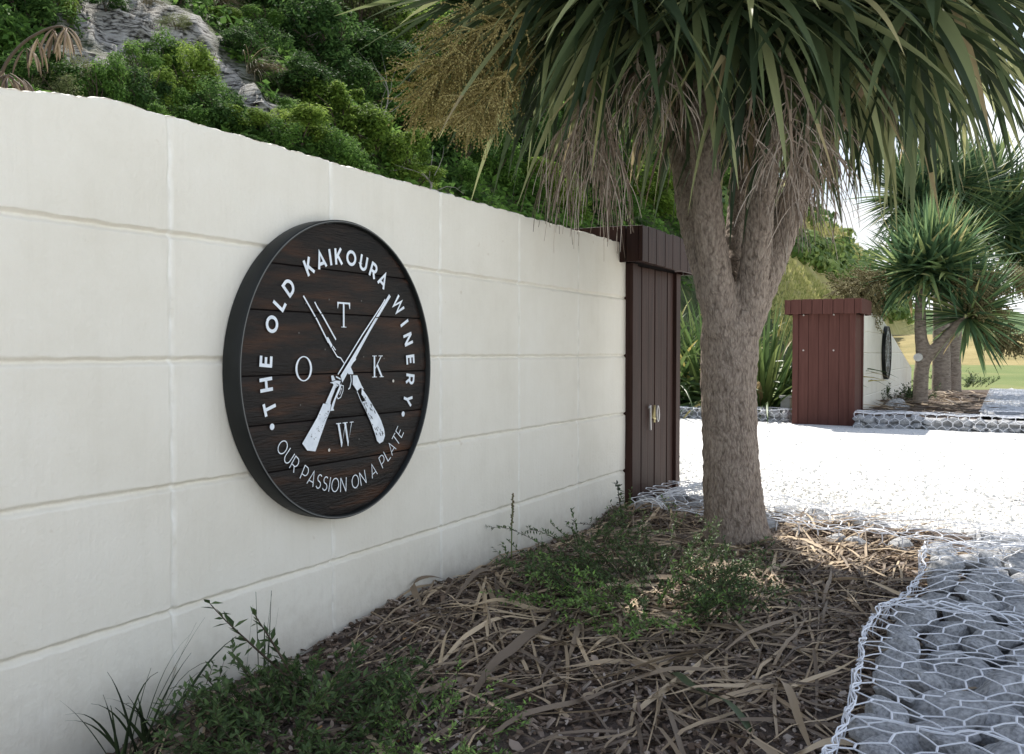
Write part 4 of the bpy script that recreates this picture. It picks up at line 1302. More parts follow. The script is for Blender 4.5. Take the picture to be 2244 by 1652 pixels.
o = grid_mesh("stone_fill", np.stack([(4.32 - .155 * U) + X * (0.63 - .105 * U) - 4.6, -0.12 - U + 0.9, fbm(X * 4, U * 8, 71, 3) * 0.06 - 0.02], -1), M['stone'])
o.parent = gab2

# far gabions across the driveway
def far_gabion(y0, y1, x0, x1, top, bot, label, rows, seed, vmax):
    g = thing("gabion", ((x0 + x1) / 2, (y0 + y1) / 2, 0), label, "gabion", "low stone gabions edging the garden beds")
    H = top - bot
    def sf(u, v):
        y = y0 + (y1 - y0) * u / abs(y1 - y0)
        b_ = 0.03 * float(vnoise(u * 4, v * 4 + seed, 8))
        if v < H: return Vector((x0 - 0.012 + b_, y, bot + v))
        return Vector((x0 + (v - H), y, top + b_))
    mb = MB()
    hex_wire(mb, lambda a_, b_: sf(b_, a_), 0.0, vmax, 0.0, abs(y1 - y0), 0.118, 0.0030, 0.0042, 0.10)
    edge_wire(mb, [sf(u, H) for u in np.arange(0, abs(y1 - y0), 0.1)], 2, 0.003, 0.008)
    mb.build("wire_mesh", M['wire'], g)
    f = MB()
    f.box(x0 + 0.09, min(y0, y1), bot - .05, x1, max(y0, y1), top - 0.07)
    f.build("stone_fill", M['stone'], g)
    lab = "grey stone behind the wire of the " + rows
    n = 0
    u = 0.05
    while u < abs(y1 - y0):
        for zz in (bot + 0.05, bot + 0.135):
            r_ = rnd(0.06, 0.085)
            stone((x0 + r_ * .78 + rnd(0, .02), y0 + (y1 - y0) * u / abs(y1 - y0) + rnd(-.02, .02), zz + rnd(-.01, .01)), r_, lab, "stones in the " + rows)
            n += 1
        u += rnd(0.12, 0.15)
    return g
far_gabion(-0.06, -2.6, 12.12, 12.6, 0.085, -0.125, "low wire gabion of stones in front of the far garden bed", "far bed gabion", 1, 0.7)
far_gabion(0.83, 3.4, 12.5, 13.0, 0.065, -0.125, "low wire gabion of stones in front of the flax bushes", "gabion by the flax", 2, 0.6)
# the gabion on the outer side of the far bed, seen edge-on
g = thing("gabion", (16, -1.8, 0), "wire gabion running away on the outer side of the far garden bed", "gabion", "low stone gabions edging the garden beds")
mb = MB()
hex_wire(mb, lambda u, v: Vector((12.7 + u, -1.45 - v, 0.10 + lump(u, v, 8) * .6)), 0, 8, 0, 0.7, 0.10, 0.003, 0.0042)
mb.build("wire_mesh", M['wire'], g)
X, Y = np.meshgrid(np.linspace(12.6, 21, 140), np.linspace(-2.2, -1.42, 22), indexing='ij')
Z = 0.06 + fbm(X * 9, Y * 9, 75, 3) * 0.09
Z[:, 0] = -0.15; Z[:, -1] = -0.15
o = grid_mesh("stone_fill", np.stack([X - 16, Y + 1.8, Z], -1), M['stone'])
o.parent = g

# ------------------------------------------------------------------ cabbage trees
def head_axis(p, c, up=0.8):
    d = Vector(p) - Vector(c); d.z = 0
    return Vector((d.x * 0.45, d.y * 0.45, up)).normalized()

def trunk_part(root, paths, mat, voxel, name="trunk", disp=0.006):
    mb = MB()
    for pts, rad in paths:
        sp, sr = smooth_path(pts, rad, 5)
        mb.tube(sp, sr, 14)
    o = mb.build(name, mat, root, True)
    rm = o.modifiers.new("remesh", 'REMESH'); rm.mode = 'VOXEL'; rm.voxel_size = voxel
    try: rm.use_smooth_shade = True
    except Exception: pass
    sm = o.modifiers.new("smooth", 'SMOOTH'); sm.factor = 0.5; sm.iterations = 3
    if disp:
        tx = bpy.data.textures.new(name + "_relief", 'CLOUDS'); tx.noise_scale = 0.034; tx.noise_depth = 2
        dm = o.modifiers.new("relief", 'DISPLACE'); dm.texture = tx; dm.strength = disp * 2; dm.mid_level = 0.5; dm.texture_coords = 'LOCAL'
    return o

tree_base = (3.99, -0.70, 0.0)
tree = thing("cabbage_tree", tree_base, "big cabbage tree with thick rough trunk beside the dark pillar, forking into several limbs", "tree", "cabbage trees")
paths = [px_path([(1622, 1230, 4.0, .185), (1617, 1190, 4.0, .155), (1609, 1130, 4.0, .133), (1600, 1000, 4.0, .121), (1596, 860, 4.0, .120), (1598, 760, 4.0, .126), (1604, 690, 4.0, .125), (1606, 650, 4.02, .09)]),
         px_path([(1590, 740, 4.05, .08), (1565, 640, 4.1, .08), (1535, 540, 4.2, .070), (1508, 450, 4.25, .060), (1492, 340, 4.3, .056), (1430, 160, 4.3, .050), (1320, 10, 4.2, .045), (1260, -60, 4.1, .04)]),
         px_path([(1585, 730, 3.96, .085), (1570, 610, 3.92, .070), (1555, 510, 3.88, .064), (1547, 400, 3.85, .060), (1535, 250, 3.8, .055), (1500, 60, 3.75, .05), (1470, -90, 3.7, .045)]),
         px_path([(1608, 690, 4.12, .06), (1606, 600, 4.24, .05), (1608, 520, 4.36, .046), (1622, 390, 4.5, .046), (1640, 200, 4.55, .045), (1660, -40, 4.5, .04)]),
         px_path([(1624, 730, 3.97, .085), (1649, 610, 3.93, .066), (1660, 510, 3.88, .062), (1667, 420, 3.85, .060), (1692, 280, 3.8, .053), (1740, 100, 3.75, .048), (1800, -70, 3.7, .042)]),
         px_path([(1620, 730, 4.05, .09), (1655, 640, 4.05, .085), (1695, 550, 4.07, .074), (1735, 450, 4.1, .064), (1772, 350, 4.12, .058), (1850, 180, 4.1, .052), (1960, -30, 4.05, .045)]),
         px_path([(1800, 290, 4.12, .05), (1930, 120, 4.2, .045), (2080, -60, 4.2, .04)])]
trunk_part(tree, paths, M['bark'], 0.009, disp=0.008)
heads = [(1220, -60, 3.95, 150, 1.00), (1370, -95, 3.55, 140, 1.0), (1330, -20, 4.35, 110, 1.0), (1500, -70, 3.85, 150, 1.0), (1640, -90, 3.55, 130, 1.0), (1660, -30, 4.45, 130, 1.0), (1810, -75, 3.75, 150, 1.0),
         (1960, -45, 4.1, 150, 1.0), (2080, -80, 3.75, 140, 1.0), (2120, -30, 4.35, 150, 1.0), (2290, -70, 4.0, 110, 1.0), (1900, -20, 4.5, 110, 1.0), (1590, 60, 4.15, 60, .8), (1760, 60, 4.2, 60, .8)]
cc = on_depth(1620, -60, 4.0)
for (px, py, d, n, ls) in heads:
    mb = MB()
    p = on_depth(px, py, d)
    rosette(mb, p, head_axis(p, cc), int(n * .85), 0.90 * ls, 0.037, 6, 138, 0.008, 0.12, 8)
    o = mb.build("leaf_head", M['strap'], tree, True)
# a head leaning out to the left, its straight leaves over the flower panicle
for (px, py, d, n, ax) in ((1200, -45, 3.7, 60, (-1.0, .4)), (1260, -25, 3.8, 60, (-.8, .15)), (1130, -75, 3.9, 60, (-.9, .55)), (1180, -30, 3.45, 26, (-.9, .3))):
    mb = MB()
    rosette(mb, on_depth(px, py, d), RGT * ax[0] + Vector((0, 0, ax[1])) - FWD * .2, n, .70, .044, 4, 75, .02, .13, 8)
    mb.build("leaf_head", M['strap'], tree, True)
# older green leaves hanging straight down below the heads
for (px, py, d, n) in ((1250, -10, 3.9, 46), (1380, -40, 3.6, 60), (1450, 0, 4.2, 60), (1520, -30, 3.55, 70), (1600, 20, 4.3, 70), (1650, -20, 3.5, 70), (1740, 10, 3.65, 70), (1720, 90, 4.35, 60), (1830, 0, 3.6, 80), (1840, 60, 4.4, 80), (1930, 20, 3.9, 80), (2010, 0, 3.6, 80), (2040, 60, 4.4, 80), (1560, 90, 4.5, 50)):
    mb = MB()
    p = on_depth(px, py, d)
    rosette(mb, p, head_axis(p, cc), int(n * .7), 0.82, 0.041, 85, 158, 0.10, 0.20, 8)
    mb.build("leaf_head", M['strap'], tree, True)
# dry leaf skirts under the heads
for (px, py, d) in ((1500, 30, 3.9), (1640, 20, 4.3), (1790, 40, 3.9), (1560, 130, 4.0), (1690, 160, 4.1)):
    mb = MB()
    p = on_depth(px, py, d)
    for i in range(26):
        a_ = rnd(0, 6.28)
        sword_leaf(mb, p + Vector((math.cos(a_), math.sin(a_), rnd(-.1, .1))) * 0.06, (math.cos(a_), math.sin(a_), -1.3), rnd(.4, .75), rnd(.018, .03), .25, 7, rnd(0.1, 0.5), .5)
    mb.build("dry_leaf_skirt", M['dry_leaf'], tree, True)
# olive flower panicle hanging on the left
for (px, py, d, dx, dy, ln, ns) in ((1200, 40, 3.75, -1.0, .35, .40, 17), (1170, 80, 3.9, -.8, .8, .36, 17), (1190, 20, 3.4, -.9, .25, .38, 16), (1150, 150, 3.8, -.6, .5, .28, 15), (1080, 80, 3.4, -.9, .45, .26, 17), (1130, 140, 3.35, -.7, .6, .26, 15), (1090, 150, 3.85, -.6, .5, .24, 15), (1030, 120, 3.7, -.8, .4, .20, 15), (1000, 190, 3.75, -.7, .3, .16, 12)):
    mb = MB()
    ax = RGT * dx - UPV * dy + FWD * rnd(-.25, .25)
    panicle(mb, on_depth(px, py, d), ax, ln, ns, 13, 0.135, 0.08, True, 0.0012, 0.0044, 60, 0.0105)
    mb.build("flower_panicle", M['bud'], tree)
# bare dead panicles
for (px, py, d, dx, dy, ln, ns, nt_, tl, gv) in ((1310, 150, 3.65, -.2, 1, .30, 11, 9, .31, .42), (1270, 190, 3.8, -.1, 1, .26, 9, 9, .31, .42), (1320, 230, 3.7, 0, 1, .22, 9, 9, .28, .42), (1440, 70, 3.5, .1, 1, .28, 10, 8, .20, .28), (1400, 90, 3.55, -.1, 1, .24, 8, 8, .20, .28),
                                         (1705, 110, 3.45, .2, 1, .46, 10, 7, .25, .26), (1765, 150, 3.45, .05, 1, .44, 10, 7, .25, .28), (1655, 170, 3.5, -.2, 1, .26, 7, 5, .2, .24), (1790, 200, 3.6, .2, 1, .34, 8, 7, .24, .30), (1730, 240, 3.4, .05, 1, .32, 9, 7, .22, .3)):
    mb = MB()
    ax = RGT * dx - UPV * dy
    panicle(mb, on_depth(px, py, d), ax, ln, ns, nt_, tl, gv, False, 0.0021, 0, 60)
    mb.build("dead_panicle", M['dead'], tree)

# the group of cabbage trees beyond the driveway
D1 = 13.55
t1 = thing("cabbage_tree", on_ground(2016, 899, 0.0), "young cabbage tree with a pruned low fork in front of the far sloping wall", "tree", "cabbage trees")
trunk_part(t1, [px_path([(2017, 915, D1, .125), (2016, 890, D1, .112), (2018, 820, D1, .106), (2022, 780, D1, .105), (2016, 720, D1, .085), (2018, 640, D1, .075), (2030, 585, D1, .07)]),
                px_path([(2022, 800, D1, .08), (2052, 758, D1 - .1, .068), (2085, 722, D1 - .2, .06), (2120, 685, D1 - .2, .055)])], M['bark_far'], 0.03, disp=0.008)
st = MB()
q0 = on_depth(2012, 783, D1 - .06); q1 = on_depth(2010, 783, D1 - .17)
st.tube([q0, q1], [.062, .058], 16)
st.build("pruned_stub", M['pale_post'], t1)
for (px, py, d, n, ax, ln) in ((2030, 585, D1, 190, (0, 0, 1), .92), (1985, 600, D1 + .1, 120, None, .80), (2075, 590, D1 - .1, 130, None, .85), (2050, 560, D1 + .3, 120, (0, 0, 1), .85)):
    mb = MB(); p = on_depth(px, py, d)
    rosette(mb, p, ax if ax else head_axis(p, on_depth(2030, 590, D1)), int(n * 1.5), ln * 1.12, 0.058, 5, 130, 0.01, 0.10, 5)
    mb.build("leaf_head", M['strap_pale'], t1, True)
mb = MB(); p = on_depth(2125, 690, D1 - .2)
rosette(mb, p, RGT * .45 + Vector((0, 0, .8)), 260, .95, .058, 5, 125, .01, .12, 5)
mb.build("leaf_head", M['strap_pale'], t1, True)
for (px, py, d, dx, dy, ln, rd) in ((1965, 600, D1 - .1, -1, .25, .8, .30), (1955, 640, D1 + .1, -1, .5, .7, .30), (1945, 620, D1 + .2, -1, .3, .6, .32), (2075, 610, D1 - .4, .8, .15, .55, .25), (2100, 640, D1 - .4, .9, .4, .5, .22), (2130, 620, D1, 1, -.1, .7, .26), (2140, 715, D1 - .4, 1, .35, .6, .22)):
    mb = MB()
    panicle(mb, on_depth(px, py, d), RGT * dx - UPV * dy, ln, 20, 15, rd, .05, True, .005, .013, 60, .035)
    mb.build("flower_panicle", M['bud_far'], t1)

D2 = 17.5
t2 = thing("cabbage_tree", on_ground(2062, 866, 0.0), "tall dark cabbage tree with twin pale trunks behind the young cabbage tree", "tree", "cabbage trees")
trunk_part(t2, [px_path([(2062, 880, D2, .20), (2062, 855, D2, .175), (2062, 760, D2, .16), (2060, 650, D2, .14), (2050, 540, D2, .12), (2020, 460, D2, .09)]),
                px_path([(2060, 640, D2, .10), (2090, 540, D2, .09), (2120, 430, D2, .08)])], M['bark_far'], 0.035, disp=0.01)
t3 = thing("cabbage_tree", on_ground(2088, 852, 0.0), "darker straight cabbage tree just right of the tall twin-trunked one", "tree", "cabbage trees")
D3 = 18.8
trunk_part(t3, [px_path([(2090, 870, D3, .17), (2088, 845, D3, .155), (2090, 750, D3, .145), (2100, 620, D3, .12), (2150, 520, D3, .10), (2180, 450, D3, .08)])], M['bark_far'], 0.035, disp=0.01)
for (px, py, d, n, ln) in ((1990, 430, D2, 180, .98), (2060, 400, D2 - .3, 170, .98), (2020, 470, D2 - .4, 150, .9), (2110, 420, D2 + .2, 170, .98), (2085, 490, D2 - .2, 130, .9)):
    mb = MB(); p = on_depth(px, py, d)
    rosette(mb, p, head_axis(p, on_depth(2060, 480, D2), .7), int(n * 1.5), ln * 1.12, .07, 5, 135, .01, .12, 5)
    mb.build("leaf_head", M['strap_far'], t2, True)
for (px, py, d, n, ln) in ((2170, 410, D3, 180, 1.0), (2215, 470, D3 - .2, 170, 1.0), (2150, 500, D3 - .4, 150, 1.0), (2230, 560, D3, 140, .95)):
    mb = MB(); p = on_depth(px, py, d)
    rosette(mb, p, head_axis(p, on_depth(2120, 500, D3), .7), int(n * 1.5), ln * 1.12, .07, 5, 140, .01, .12, 5)
    mb.build("leaf_head", M['strap_far'], t3, True)

# ------------------------------------------------------------------ flax
def flax(loc, label, n, hgt, seed, width=0.07):
    random.seed(seed)
    root = thing("flax_plant", loc, label, "flax", "flax plants behind the far gabion")
    mb = MB()
    for i in range(n):
        a_ = rnd(0, 6.28); r_ = rnd(0, .35)
        th = R(rnd(8, 84))
        d = Vector((math.cos(a_) * math.sin(th), math.sin(a_) * math.sin(th), math.cos(th)))
        tint = .08 + .6 * rnd(0, 1) ** 1.4
        if rnd(0, 1) < .04: tint = rnd(.85, 1)
        sword_leaf(mb, Vector(loc) + Vector((math.cos(a_) * r_, math.sin(a_) * r_, 0)), d, hgt * rnd(.7, 1.15), width * rnd(.7, 1.1), rnd(.06, .2) * (1 + th * .6), 9, tint, .4, rnd(0, 1) < .1)
    mb.build("leaves", M['flax'], root, True)
    return root
flax((13.75, 1.45, -0.1), "green flax bush right behind the maroon pillar, dense arching leaves", 260, 1.75, 31)
flax((14.1, 2.35, -0.1), "flax bush seen behind the thick tree trunk, arching green leaves", 240, 1.85, 32)
flax((13.9, 3.15, -0.1), "yellow-tipped flax bush in the gap between dark pillar and trunk", 240, 1.95, 33, .075)
random.seed(77)

mb = MB()
p = on_ground(1727, 905, -0.1)
root = thing("post", (13.3, 1.02, -0.1), "short pale post half hidden left of the maroon pillar", "post")
mb.box(13.24, .95, -.12, 13.36, 1.09, .19)
o = mb.build("shaft", M['pale_post'], root); bv = o.modifiers.new("edge", 'BEVEL'); bv.width = .012
mb = MB(); mb.box(13.225, .935, .192, 13.375, 1.105, .225); mb.build("cap", M['pale_post'], root)

# ------------------------------------------------------------------ hillside shrubs
def bush_mesh(seed, n_leaf, leaf, mat, squash=0.85):
    rr = random.Random(seed)
    mb = MB()
    lobes = []
    for i in range(22):
        while True:
            c = Vector((rr.uniform(-1.1, 1.1), rr.uniform(-1.1, 1.1), rr.uniform(-.6, 1)))
            if c.length < 1: break
        lobes.append((c * .78, rr.uniform(.12, .40), rr.uniform(-.2, .2)))
    for i in range(n_leaf):
        c, r_, lt = rr.choice(lobes)
        d = Vector((rr.gauss(0, 1), rr.gauss(0, 1), rr.gauss(0, 1) + .25)).normalized()
        k = rr.random()
        rad = r_ * (1.0 - .55 * k * k) * rr.uniform(.82, 1.15) * (1.35 if rr.random() < .1 else 1)
        p = c + d * rad
        p.z *= squash
        nrm = (d * .55 + Vector((0, 0, .65)) + Vector((rr.uniform(-1, 1), rr.uniform(-1, 1), rr.uniform(-1, 1))) * .55).normalized()
        t = nrm.cross(Vector((rr.uniform(-1, 1), rr.uniform(-1, 1), rr.uniform(-1, 1))))
        if t.length < 1e-3: continue
        t.normalize(); b = nrm.cross(t)
        L_ = leaf * rr.uniform(.65, 1.3); W_ = L_ * rr.uniform(.34, .5)
        i0 = len(mb.v)
        for q in (p - t * L_ * .5, p + b * W_ * .5 - t * L_ * .06, p + t * L_ * .5 - nrm * L_ * .12, p - b * W_ * .5 - t * L_ * .06):
            mb.v.append((q.x, q.y, q.z))
        mb.cur = min(1, max(0, .5 + lt + rr.uniform(-.32, .32)))
        mb.face((i0, i0 + 1, i0 + 2, i0 + 3))
    return mb.mesh("foliage", mat)

def stem_mesh(seed):
    rr = random.Random(seed)
    mb = MB()
    for i in range(9):
        a_ = rr.uniform(0, 6.28); r_ = rr.uniform(.2, .7); z = rr.uniform(.1, .7)
        pts = [(0, 0, -.8), (math.cos(a_) * r_ * .25, math.sin(a_) * r_ * .25, -.4), (math.cos(a_ + .3) * r_ * .7, math.sin(a_ + .3) * r_ * .7, z * .3), (math.cos(a_) * r_, math.sin(a_) * r_, z)]
        sp, sr = smooth_path(pts, [.028, .02, .013, .006], 3)
        mb.tube(sp, sr, 5, False)
    return mb.mesh("stems", M['stem'])

BUSH = {}
for k, mt in (('dark', M['dark']), ('mid', M['mid']), ('lime', M['lime']), ('olive', M['olive'])):
    BUSH[k] = [(bush_mesh(103 + 10 * j + {'dark': 1, 'mid': 2, 'lime': 3, 'olive': 4}[k], 5200, .098 if k != 'olive' else .07, mt), stem_mesh(200 + j)) for j in range(3)]
LAB = {'dark': ("dark glossy green shrub on the hillside", "dark shrubs on the hillside"),  # the shrub kinds are told apart by leaf colour
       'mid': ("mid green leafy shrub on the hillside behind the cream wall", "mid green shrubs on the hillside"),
       'lime': ("bright yellow-green shrub on the hillside", "bright yellow-green shrubs on the hillside"),
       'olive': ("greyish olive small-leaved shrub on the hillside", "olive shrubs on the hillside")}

def shrub(p, r, kind, label=None):
    fo, sm_ = random.choice(BUSH[kind])
    root = bpy.data.objects.new("hillside_shrub", None)
    COL.objects.link(root)
    root.location = p
    root.rotation_euler = (rnd(-.25, .25), rnd(-.25, .25), rnd(0, 6.28))
    root.scale = (r * rnd(.75, 1.35), r * rnd(.75, 1.35), r * rnd(.65, 1.3))
    for nm, me in (("foliage", fo), ("stems", sm_)):
        o = bpy.data.objects.new(nm, me); COL.objects.link(o); o.parent = root
    tag(root, label or LAB[kind][0], "shrub", LAB[kind][1])
    return root

def shrub_px(px, py, rpx, kind, label=None):
    p, d = hit_hill(px, py)
    if p is None: return
    dep = (p - CAM).dot(FWD)
    r_ = rpx * 1.12 * dep / 2000
    n_ = Vector((0, -.6, .55))
    shrub(p + n_ * r_ * .35, r_, kind, label)

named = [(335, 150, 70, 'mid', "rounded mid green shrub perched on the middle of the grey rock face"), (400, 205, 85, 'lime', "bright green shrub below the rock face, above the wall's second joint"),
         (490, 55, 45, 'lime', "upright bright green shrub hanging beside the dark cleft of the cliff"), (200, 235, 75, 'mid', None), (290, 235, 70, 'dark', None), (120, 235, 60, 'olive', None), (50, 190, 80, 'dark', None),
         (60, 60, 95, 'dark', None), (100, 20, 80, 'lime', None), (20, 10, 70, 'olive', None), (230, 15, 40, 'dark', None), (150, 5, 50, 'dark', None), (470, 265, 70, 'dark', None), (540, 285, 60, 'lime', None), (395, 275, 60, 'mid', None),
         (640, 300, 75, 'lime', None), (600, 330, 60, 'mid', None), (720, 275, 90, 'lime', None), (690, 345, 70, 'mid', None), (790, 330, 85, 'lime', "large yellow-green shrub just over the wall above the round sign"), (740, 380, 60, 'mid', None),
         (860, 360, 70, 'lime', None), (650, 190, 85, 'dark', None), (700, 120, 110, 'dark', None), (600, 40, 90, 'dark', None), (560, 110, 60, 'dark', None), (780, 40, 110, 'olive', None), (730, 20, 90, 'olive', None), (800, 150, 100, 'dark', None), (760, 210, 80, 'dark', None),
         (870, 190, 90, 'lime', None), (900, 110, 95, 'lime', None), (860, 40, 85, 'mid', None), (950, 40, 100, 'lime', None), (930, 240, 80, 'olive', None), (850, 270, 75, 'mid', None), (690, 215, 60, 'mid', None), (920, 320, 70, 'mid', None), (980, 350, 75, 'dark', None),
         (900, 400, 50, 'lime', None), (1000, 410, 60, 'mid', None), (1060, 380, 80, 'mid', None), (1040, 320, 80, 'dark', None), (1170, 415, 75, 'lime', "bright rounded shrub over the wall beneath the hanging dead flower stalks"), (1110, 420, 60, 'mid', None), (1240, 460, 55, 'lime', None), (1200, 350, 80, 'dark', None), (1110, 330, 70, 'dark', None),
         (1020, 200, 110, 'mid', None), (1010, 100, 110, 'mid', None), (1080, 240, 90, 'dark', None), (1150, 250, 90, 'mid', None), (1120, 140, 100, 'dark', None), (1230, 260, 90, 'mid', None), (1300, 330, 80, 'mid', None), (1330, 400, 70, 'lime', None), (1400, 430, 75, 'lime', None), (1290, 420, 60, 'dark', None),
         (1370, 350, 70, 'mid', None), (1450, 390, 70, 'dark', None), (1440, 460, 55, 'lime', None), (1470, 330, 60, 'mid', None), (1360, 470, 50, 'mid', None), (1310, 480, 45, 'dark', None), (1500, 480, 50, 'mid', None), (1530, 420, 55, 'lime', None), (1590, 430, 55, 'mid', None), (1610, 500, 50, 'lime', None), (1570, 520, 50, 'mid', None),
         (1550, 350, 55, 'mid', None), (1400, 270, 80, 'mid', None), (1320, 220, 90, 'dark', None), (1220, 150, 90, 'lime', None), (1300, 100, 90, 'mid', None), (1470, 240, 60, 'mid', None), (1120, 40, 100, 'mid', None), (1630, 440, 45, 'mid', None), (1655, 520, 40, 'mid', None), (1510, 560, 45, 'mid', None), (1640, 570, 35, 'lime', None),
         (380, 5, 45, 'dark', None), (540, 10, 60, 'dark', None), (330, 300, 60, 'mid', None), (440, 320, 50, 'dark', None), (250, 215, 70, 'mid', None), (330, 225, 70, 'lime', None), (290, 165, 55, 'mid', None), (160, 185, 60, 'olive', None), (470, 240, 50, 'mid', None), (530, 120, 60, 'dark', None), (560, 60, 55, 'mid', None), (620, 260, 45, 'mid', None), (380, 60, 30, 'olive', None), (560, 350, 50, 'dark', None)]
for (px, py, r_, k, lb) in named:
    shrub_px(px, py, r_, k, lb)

# low leafy growth that clothes the slope between the shrubs
ROCK = Lookup(xs, ys, lambda a_, b_: rock)
mb = MB()
rr = random.Random(63)
for i in range(52000):
    px = rr.uniform(-260, 1720); py = rr.uniform(-330, 640)
    if rr.random() < .55: px = rr.uniform(-20, 1640); py = rr.uniform(0, 560)
    p, d = hit_hill(px, py)
    if p is None or p.x > 62: continue
    if ROCK(p.x, p.y) > .35 + .3 * noise.noise(p * 1.7): continue
    s_ = (.05 + .05 * rr.random()) * (1 + max(0, d - 14) * .03)
    hh = rr.random() * .35 * (1 + max(0, d - 14) * .04) * (.6 + noise.noise(p * .9))
    nrm = Vector((rr.uniform(-1, 1), rr.uniform(-1.2, .6), rr.uniform(.1, 1.2))).normalized()
    t_ = nrm.cross(Vector((rr.uniform(-1, 1), rr.uniform(-1, 1), rr.uniform(-1, 1)))).normalized(); b_ = nrm.cross(t_)
    q = p + Vector((rr.uniform(-.1, .1), -.75 * hh, .6 * hh))
    mb.cur = min(1, max(0, .45 + noise.noise(p * .6) * .5 + rr.uniform(-.3, .3)))
    i0 = len(mb.v)
    for w_ in (q - t_ * s_, q + b_ * s_ * .5, q + t_ * s_ - nrm * s_ * .2, q - b_ * s_ * .5):
        mb.v.append((w_.x, w_.y, w_.z))
    mb.face((i0, i0 + 1, i0 + 2, i0 + 3))
tag(mb.build("undergrowth", M['mid']), "low leafy undergrowth between the hillside shrubs", "undergrowth", None, 'stuff')

# scrub on the far end of the hill, too small and close-grown to tell apart
mb = MB()
rr = random.Random(99)
cl = 0
for i in range(2600):
    px = rr.uniform(1440, 1990); py = rr.uniform(430, 700)
    p, d = hit_hill(px, py)
    if p is None or p.x < 40: continue
    line = 540 + (px - 1700) * .62
    g_ = py - (588 + (px - 1760) * .78)
    if px > 1650 and g_ > -10 + 30 * float(vnoise(px * .03, py * .03, 3)): continue
    if px > 1725 and py < 522 + (px - 1760) * .52 + 18 * noise.noise(Vector((px * .04, py * .04, 0))) and rr.random() < .93: continue
    s_ = d * rr.uniform(.006, .013)
    tt = rr.uniform(.15, .9)
    for k in range(34):
        dv = Vector((rr.gauss(0, 1), rr.gauss(0, 1), rr.gauss(0, 1) + .3)).normalized()
        q = p + Vector((dv.x * s_, dv.y * s_, dv.z * s_ * .8 + s_ * .3))
        t_ = Vector((rr.uniform(-1, 1), rr.uniform(-1, 1), rr.uniform(-1, 1))).cross(dv)
        t_.normalize(); b_ = dv.cross(t_)
        l_ = s_ * rr.uniform(.22, .45)
        mb.cur = min(1, max(0, tt + rr.uniform(-.25, .25)))
        i0 = len(mb.v)
        for w_ in (q - t_ * l_, q + b_ * l_ * .6, q + t_ * l_, q - b_ * l_ * .6):
            mb.v.append((w_.x, w_.y, w_.z))
        mb.face((i0, i0 + 1, i0 + 2, i0 + 3))
M['scrub'] = mat_leaf("scrub_leaf", [(0.0, (0.05, 0.10, 0.03)), (0.5, (0.125, 0.20, 0.05)), (1.0, (0.22, 0.28, 0.08))], .25, .6, .2)
o = mb.build("scrub", M['scrub'])
tag(o, "green scrub mass covering the far shoulder of the hill", "scrub", None, 'stuff')

# long dry grass on the open slope below that scrub
mb = MB()
rr = random.Random(71)
for i in range(9000):
    px = rr.uniform(1600, 1960); py = rr.uniform(455, 760)
    p, d = hit_hill(px, py)
    if p is None or p.x < 38: continue
    g_ = py - (588 + (px - 1760) * .78)
    top = py < 515 + (px - 1760) * .52
    if g_ < 8 and not top: continue
    hgt = rr.uniform(.12, .32) * d / 60; w_ = .035 * d / 60
    mb.cur = rr.random()
    for k in range(4):
        q = p + Vector((rr.uniform(-.3, .3), rr.uniform(-.3, .3), 0))
        e = q + Vector((rr.uniform(-.4, .4) * hgt, rr.uniform(-.4, .2) * hgt, hgt))
        i0 = len(mb.v)
        for v_ in ((q.x - w_, q.y + w_, q.z), (q.x + w_, q.y - w_, q.z), (e.x, e.y, e.z)): mb.v.append(v_)
        mb.face((i0, i0 + 1, i0 + 2))
M['dry_grass'] = mat_leaf("dry_grass", [(0.0, (0.20, 0.225, 0.075)), (0.5, (0.34, 0.335, 0.125)), (1.0, (0.48, 0.43, 0.20))], .2, .8, .1)
tag(mb.build("grass", M['dry_grass']), "long golden dry grass on the open hill slope", "grass", None, 'stuff')

# dry tussocks hanging on the cliff and bare branches
def tussock(px, py, ln, n, label):
    p, d = hit_hill(px, py)
    root = thing("tussock", p + Vector((0, -.12, .05)), label, "tussock", "dry tussocks hanging on the cliff")
    mb = MB()
    for i in range(n):
        a_ = rnd(3.6, 5.8)
        sword_leaf(mb, p + Vector((rnd(-.12, .12), -.1, rnd(-.05, .1))), (math.cos(a_) * .9, math.sin(a_) * .7 - .2, rnd(-.1, 1.0)), ln * rnd(.6, 1.1), .014, rnd(.25, .5), 7, rnd(0, 1), .3)
    mb.build("blades", M['tussock'], root)
for (px, py, ln, n, lb) in ((470, 15, .9, 110, "brown tussock drooping at the top edge of the rock face"), (540, 160, .8, 90, "greenish brown tussock hanging in the dark cleft of the cliff"), (600, 180, .55, 70, "small tussock on the rock ledge beside the cleft"), (310, 10, .6, 70, "sparse dry tussock on the upper rock")):
    tussock(px, py, ln, n, lb)

def bare_branch(pts, r0, label):
    P = [on_depth(a_, b_, d_) for a_, b_, d_ in pts]
    root = thing("bare_branch", P[0], label, "branch", "bare grey branches on the hillside")
    mb = MB()
    sp, sr = smooth_path(P, [r0 * (1 - .75 * i / (len(P) - 1)) for i in range(len(P))], 5)
    mb.tube(sp, sr, 6)
    rr = random.Random(len(label))
    for i in range(3, len(sp) - 1, 2):
        d = (sp[i] - sp[i - 1]).normalized() + Vector((rr.uniform(-1, 1), rr.uniform(-.5, .2), rr.uniform(-1, 1)))
        q = sp[i]
        e = [q]
        for k in range(4):
            q = q + d.normalized() * r0 * 7; d = d + Vector((rr.uniform(-.6, .6), 0, rr.uniform(-.6, .6)))
            e.append(q)
        mb.tube(e, [sr[i] * .5, sr[i] * .4, sr[i] * .3, sr[i] * .2, sr[i] * .12], 4, False)
    mb.build("wood", M['grey_branch'], root, True)
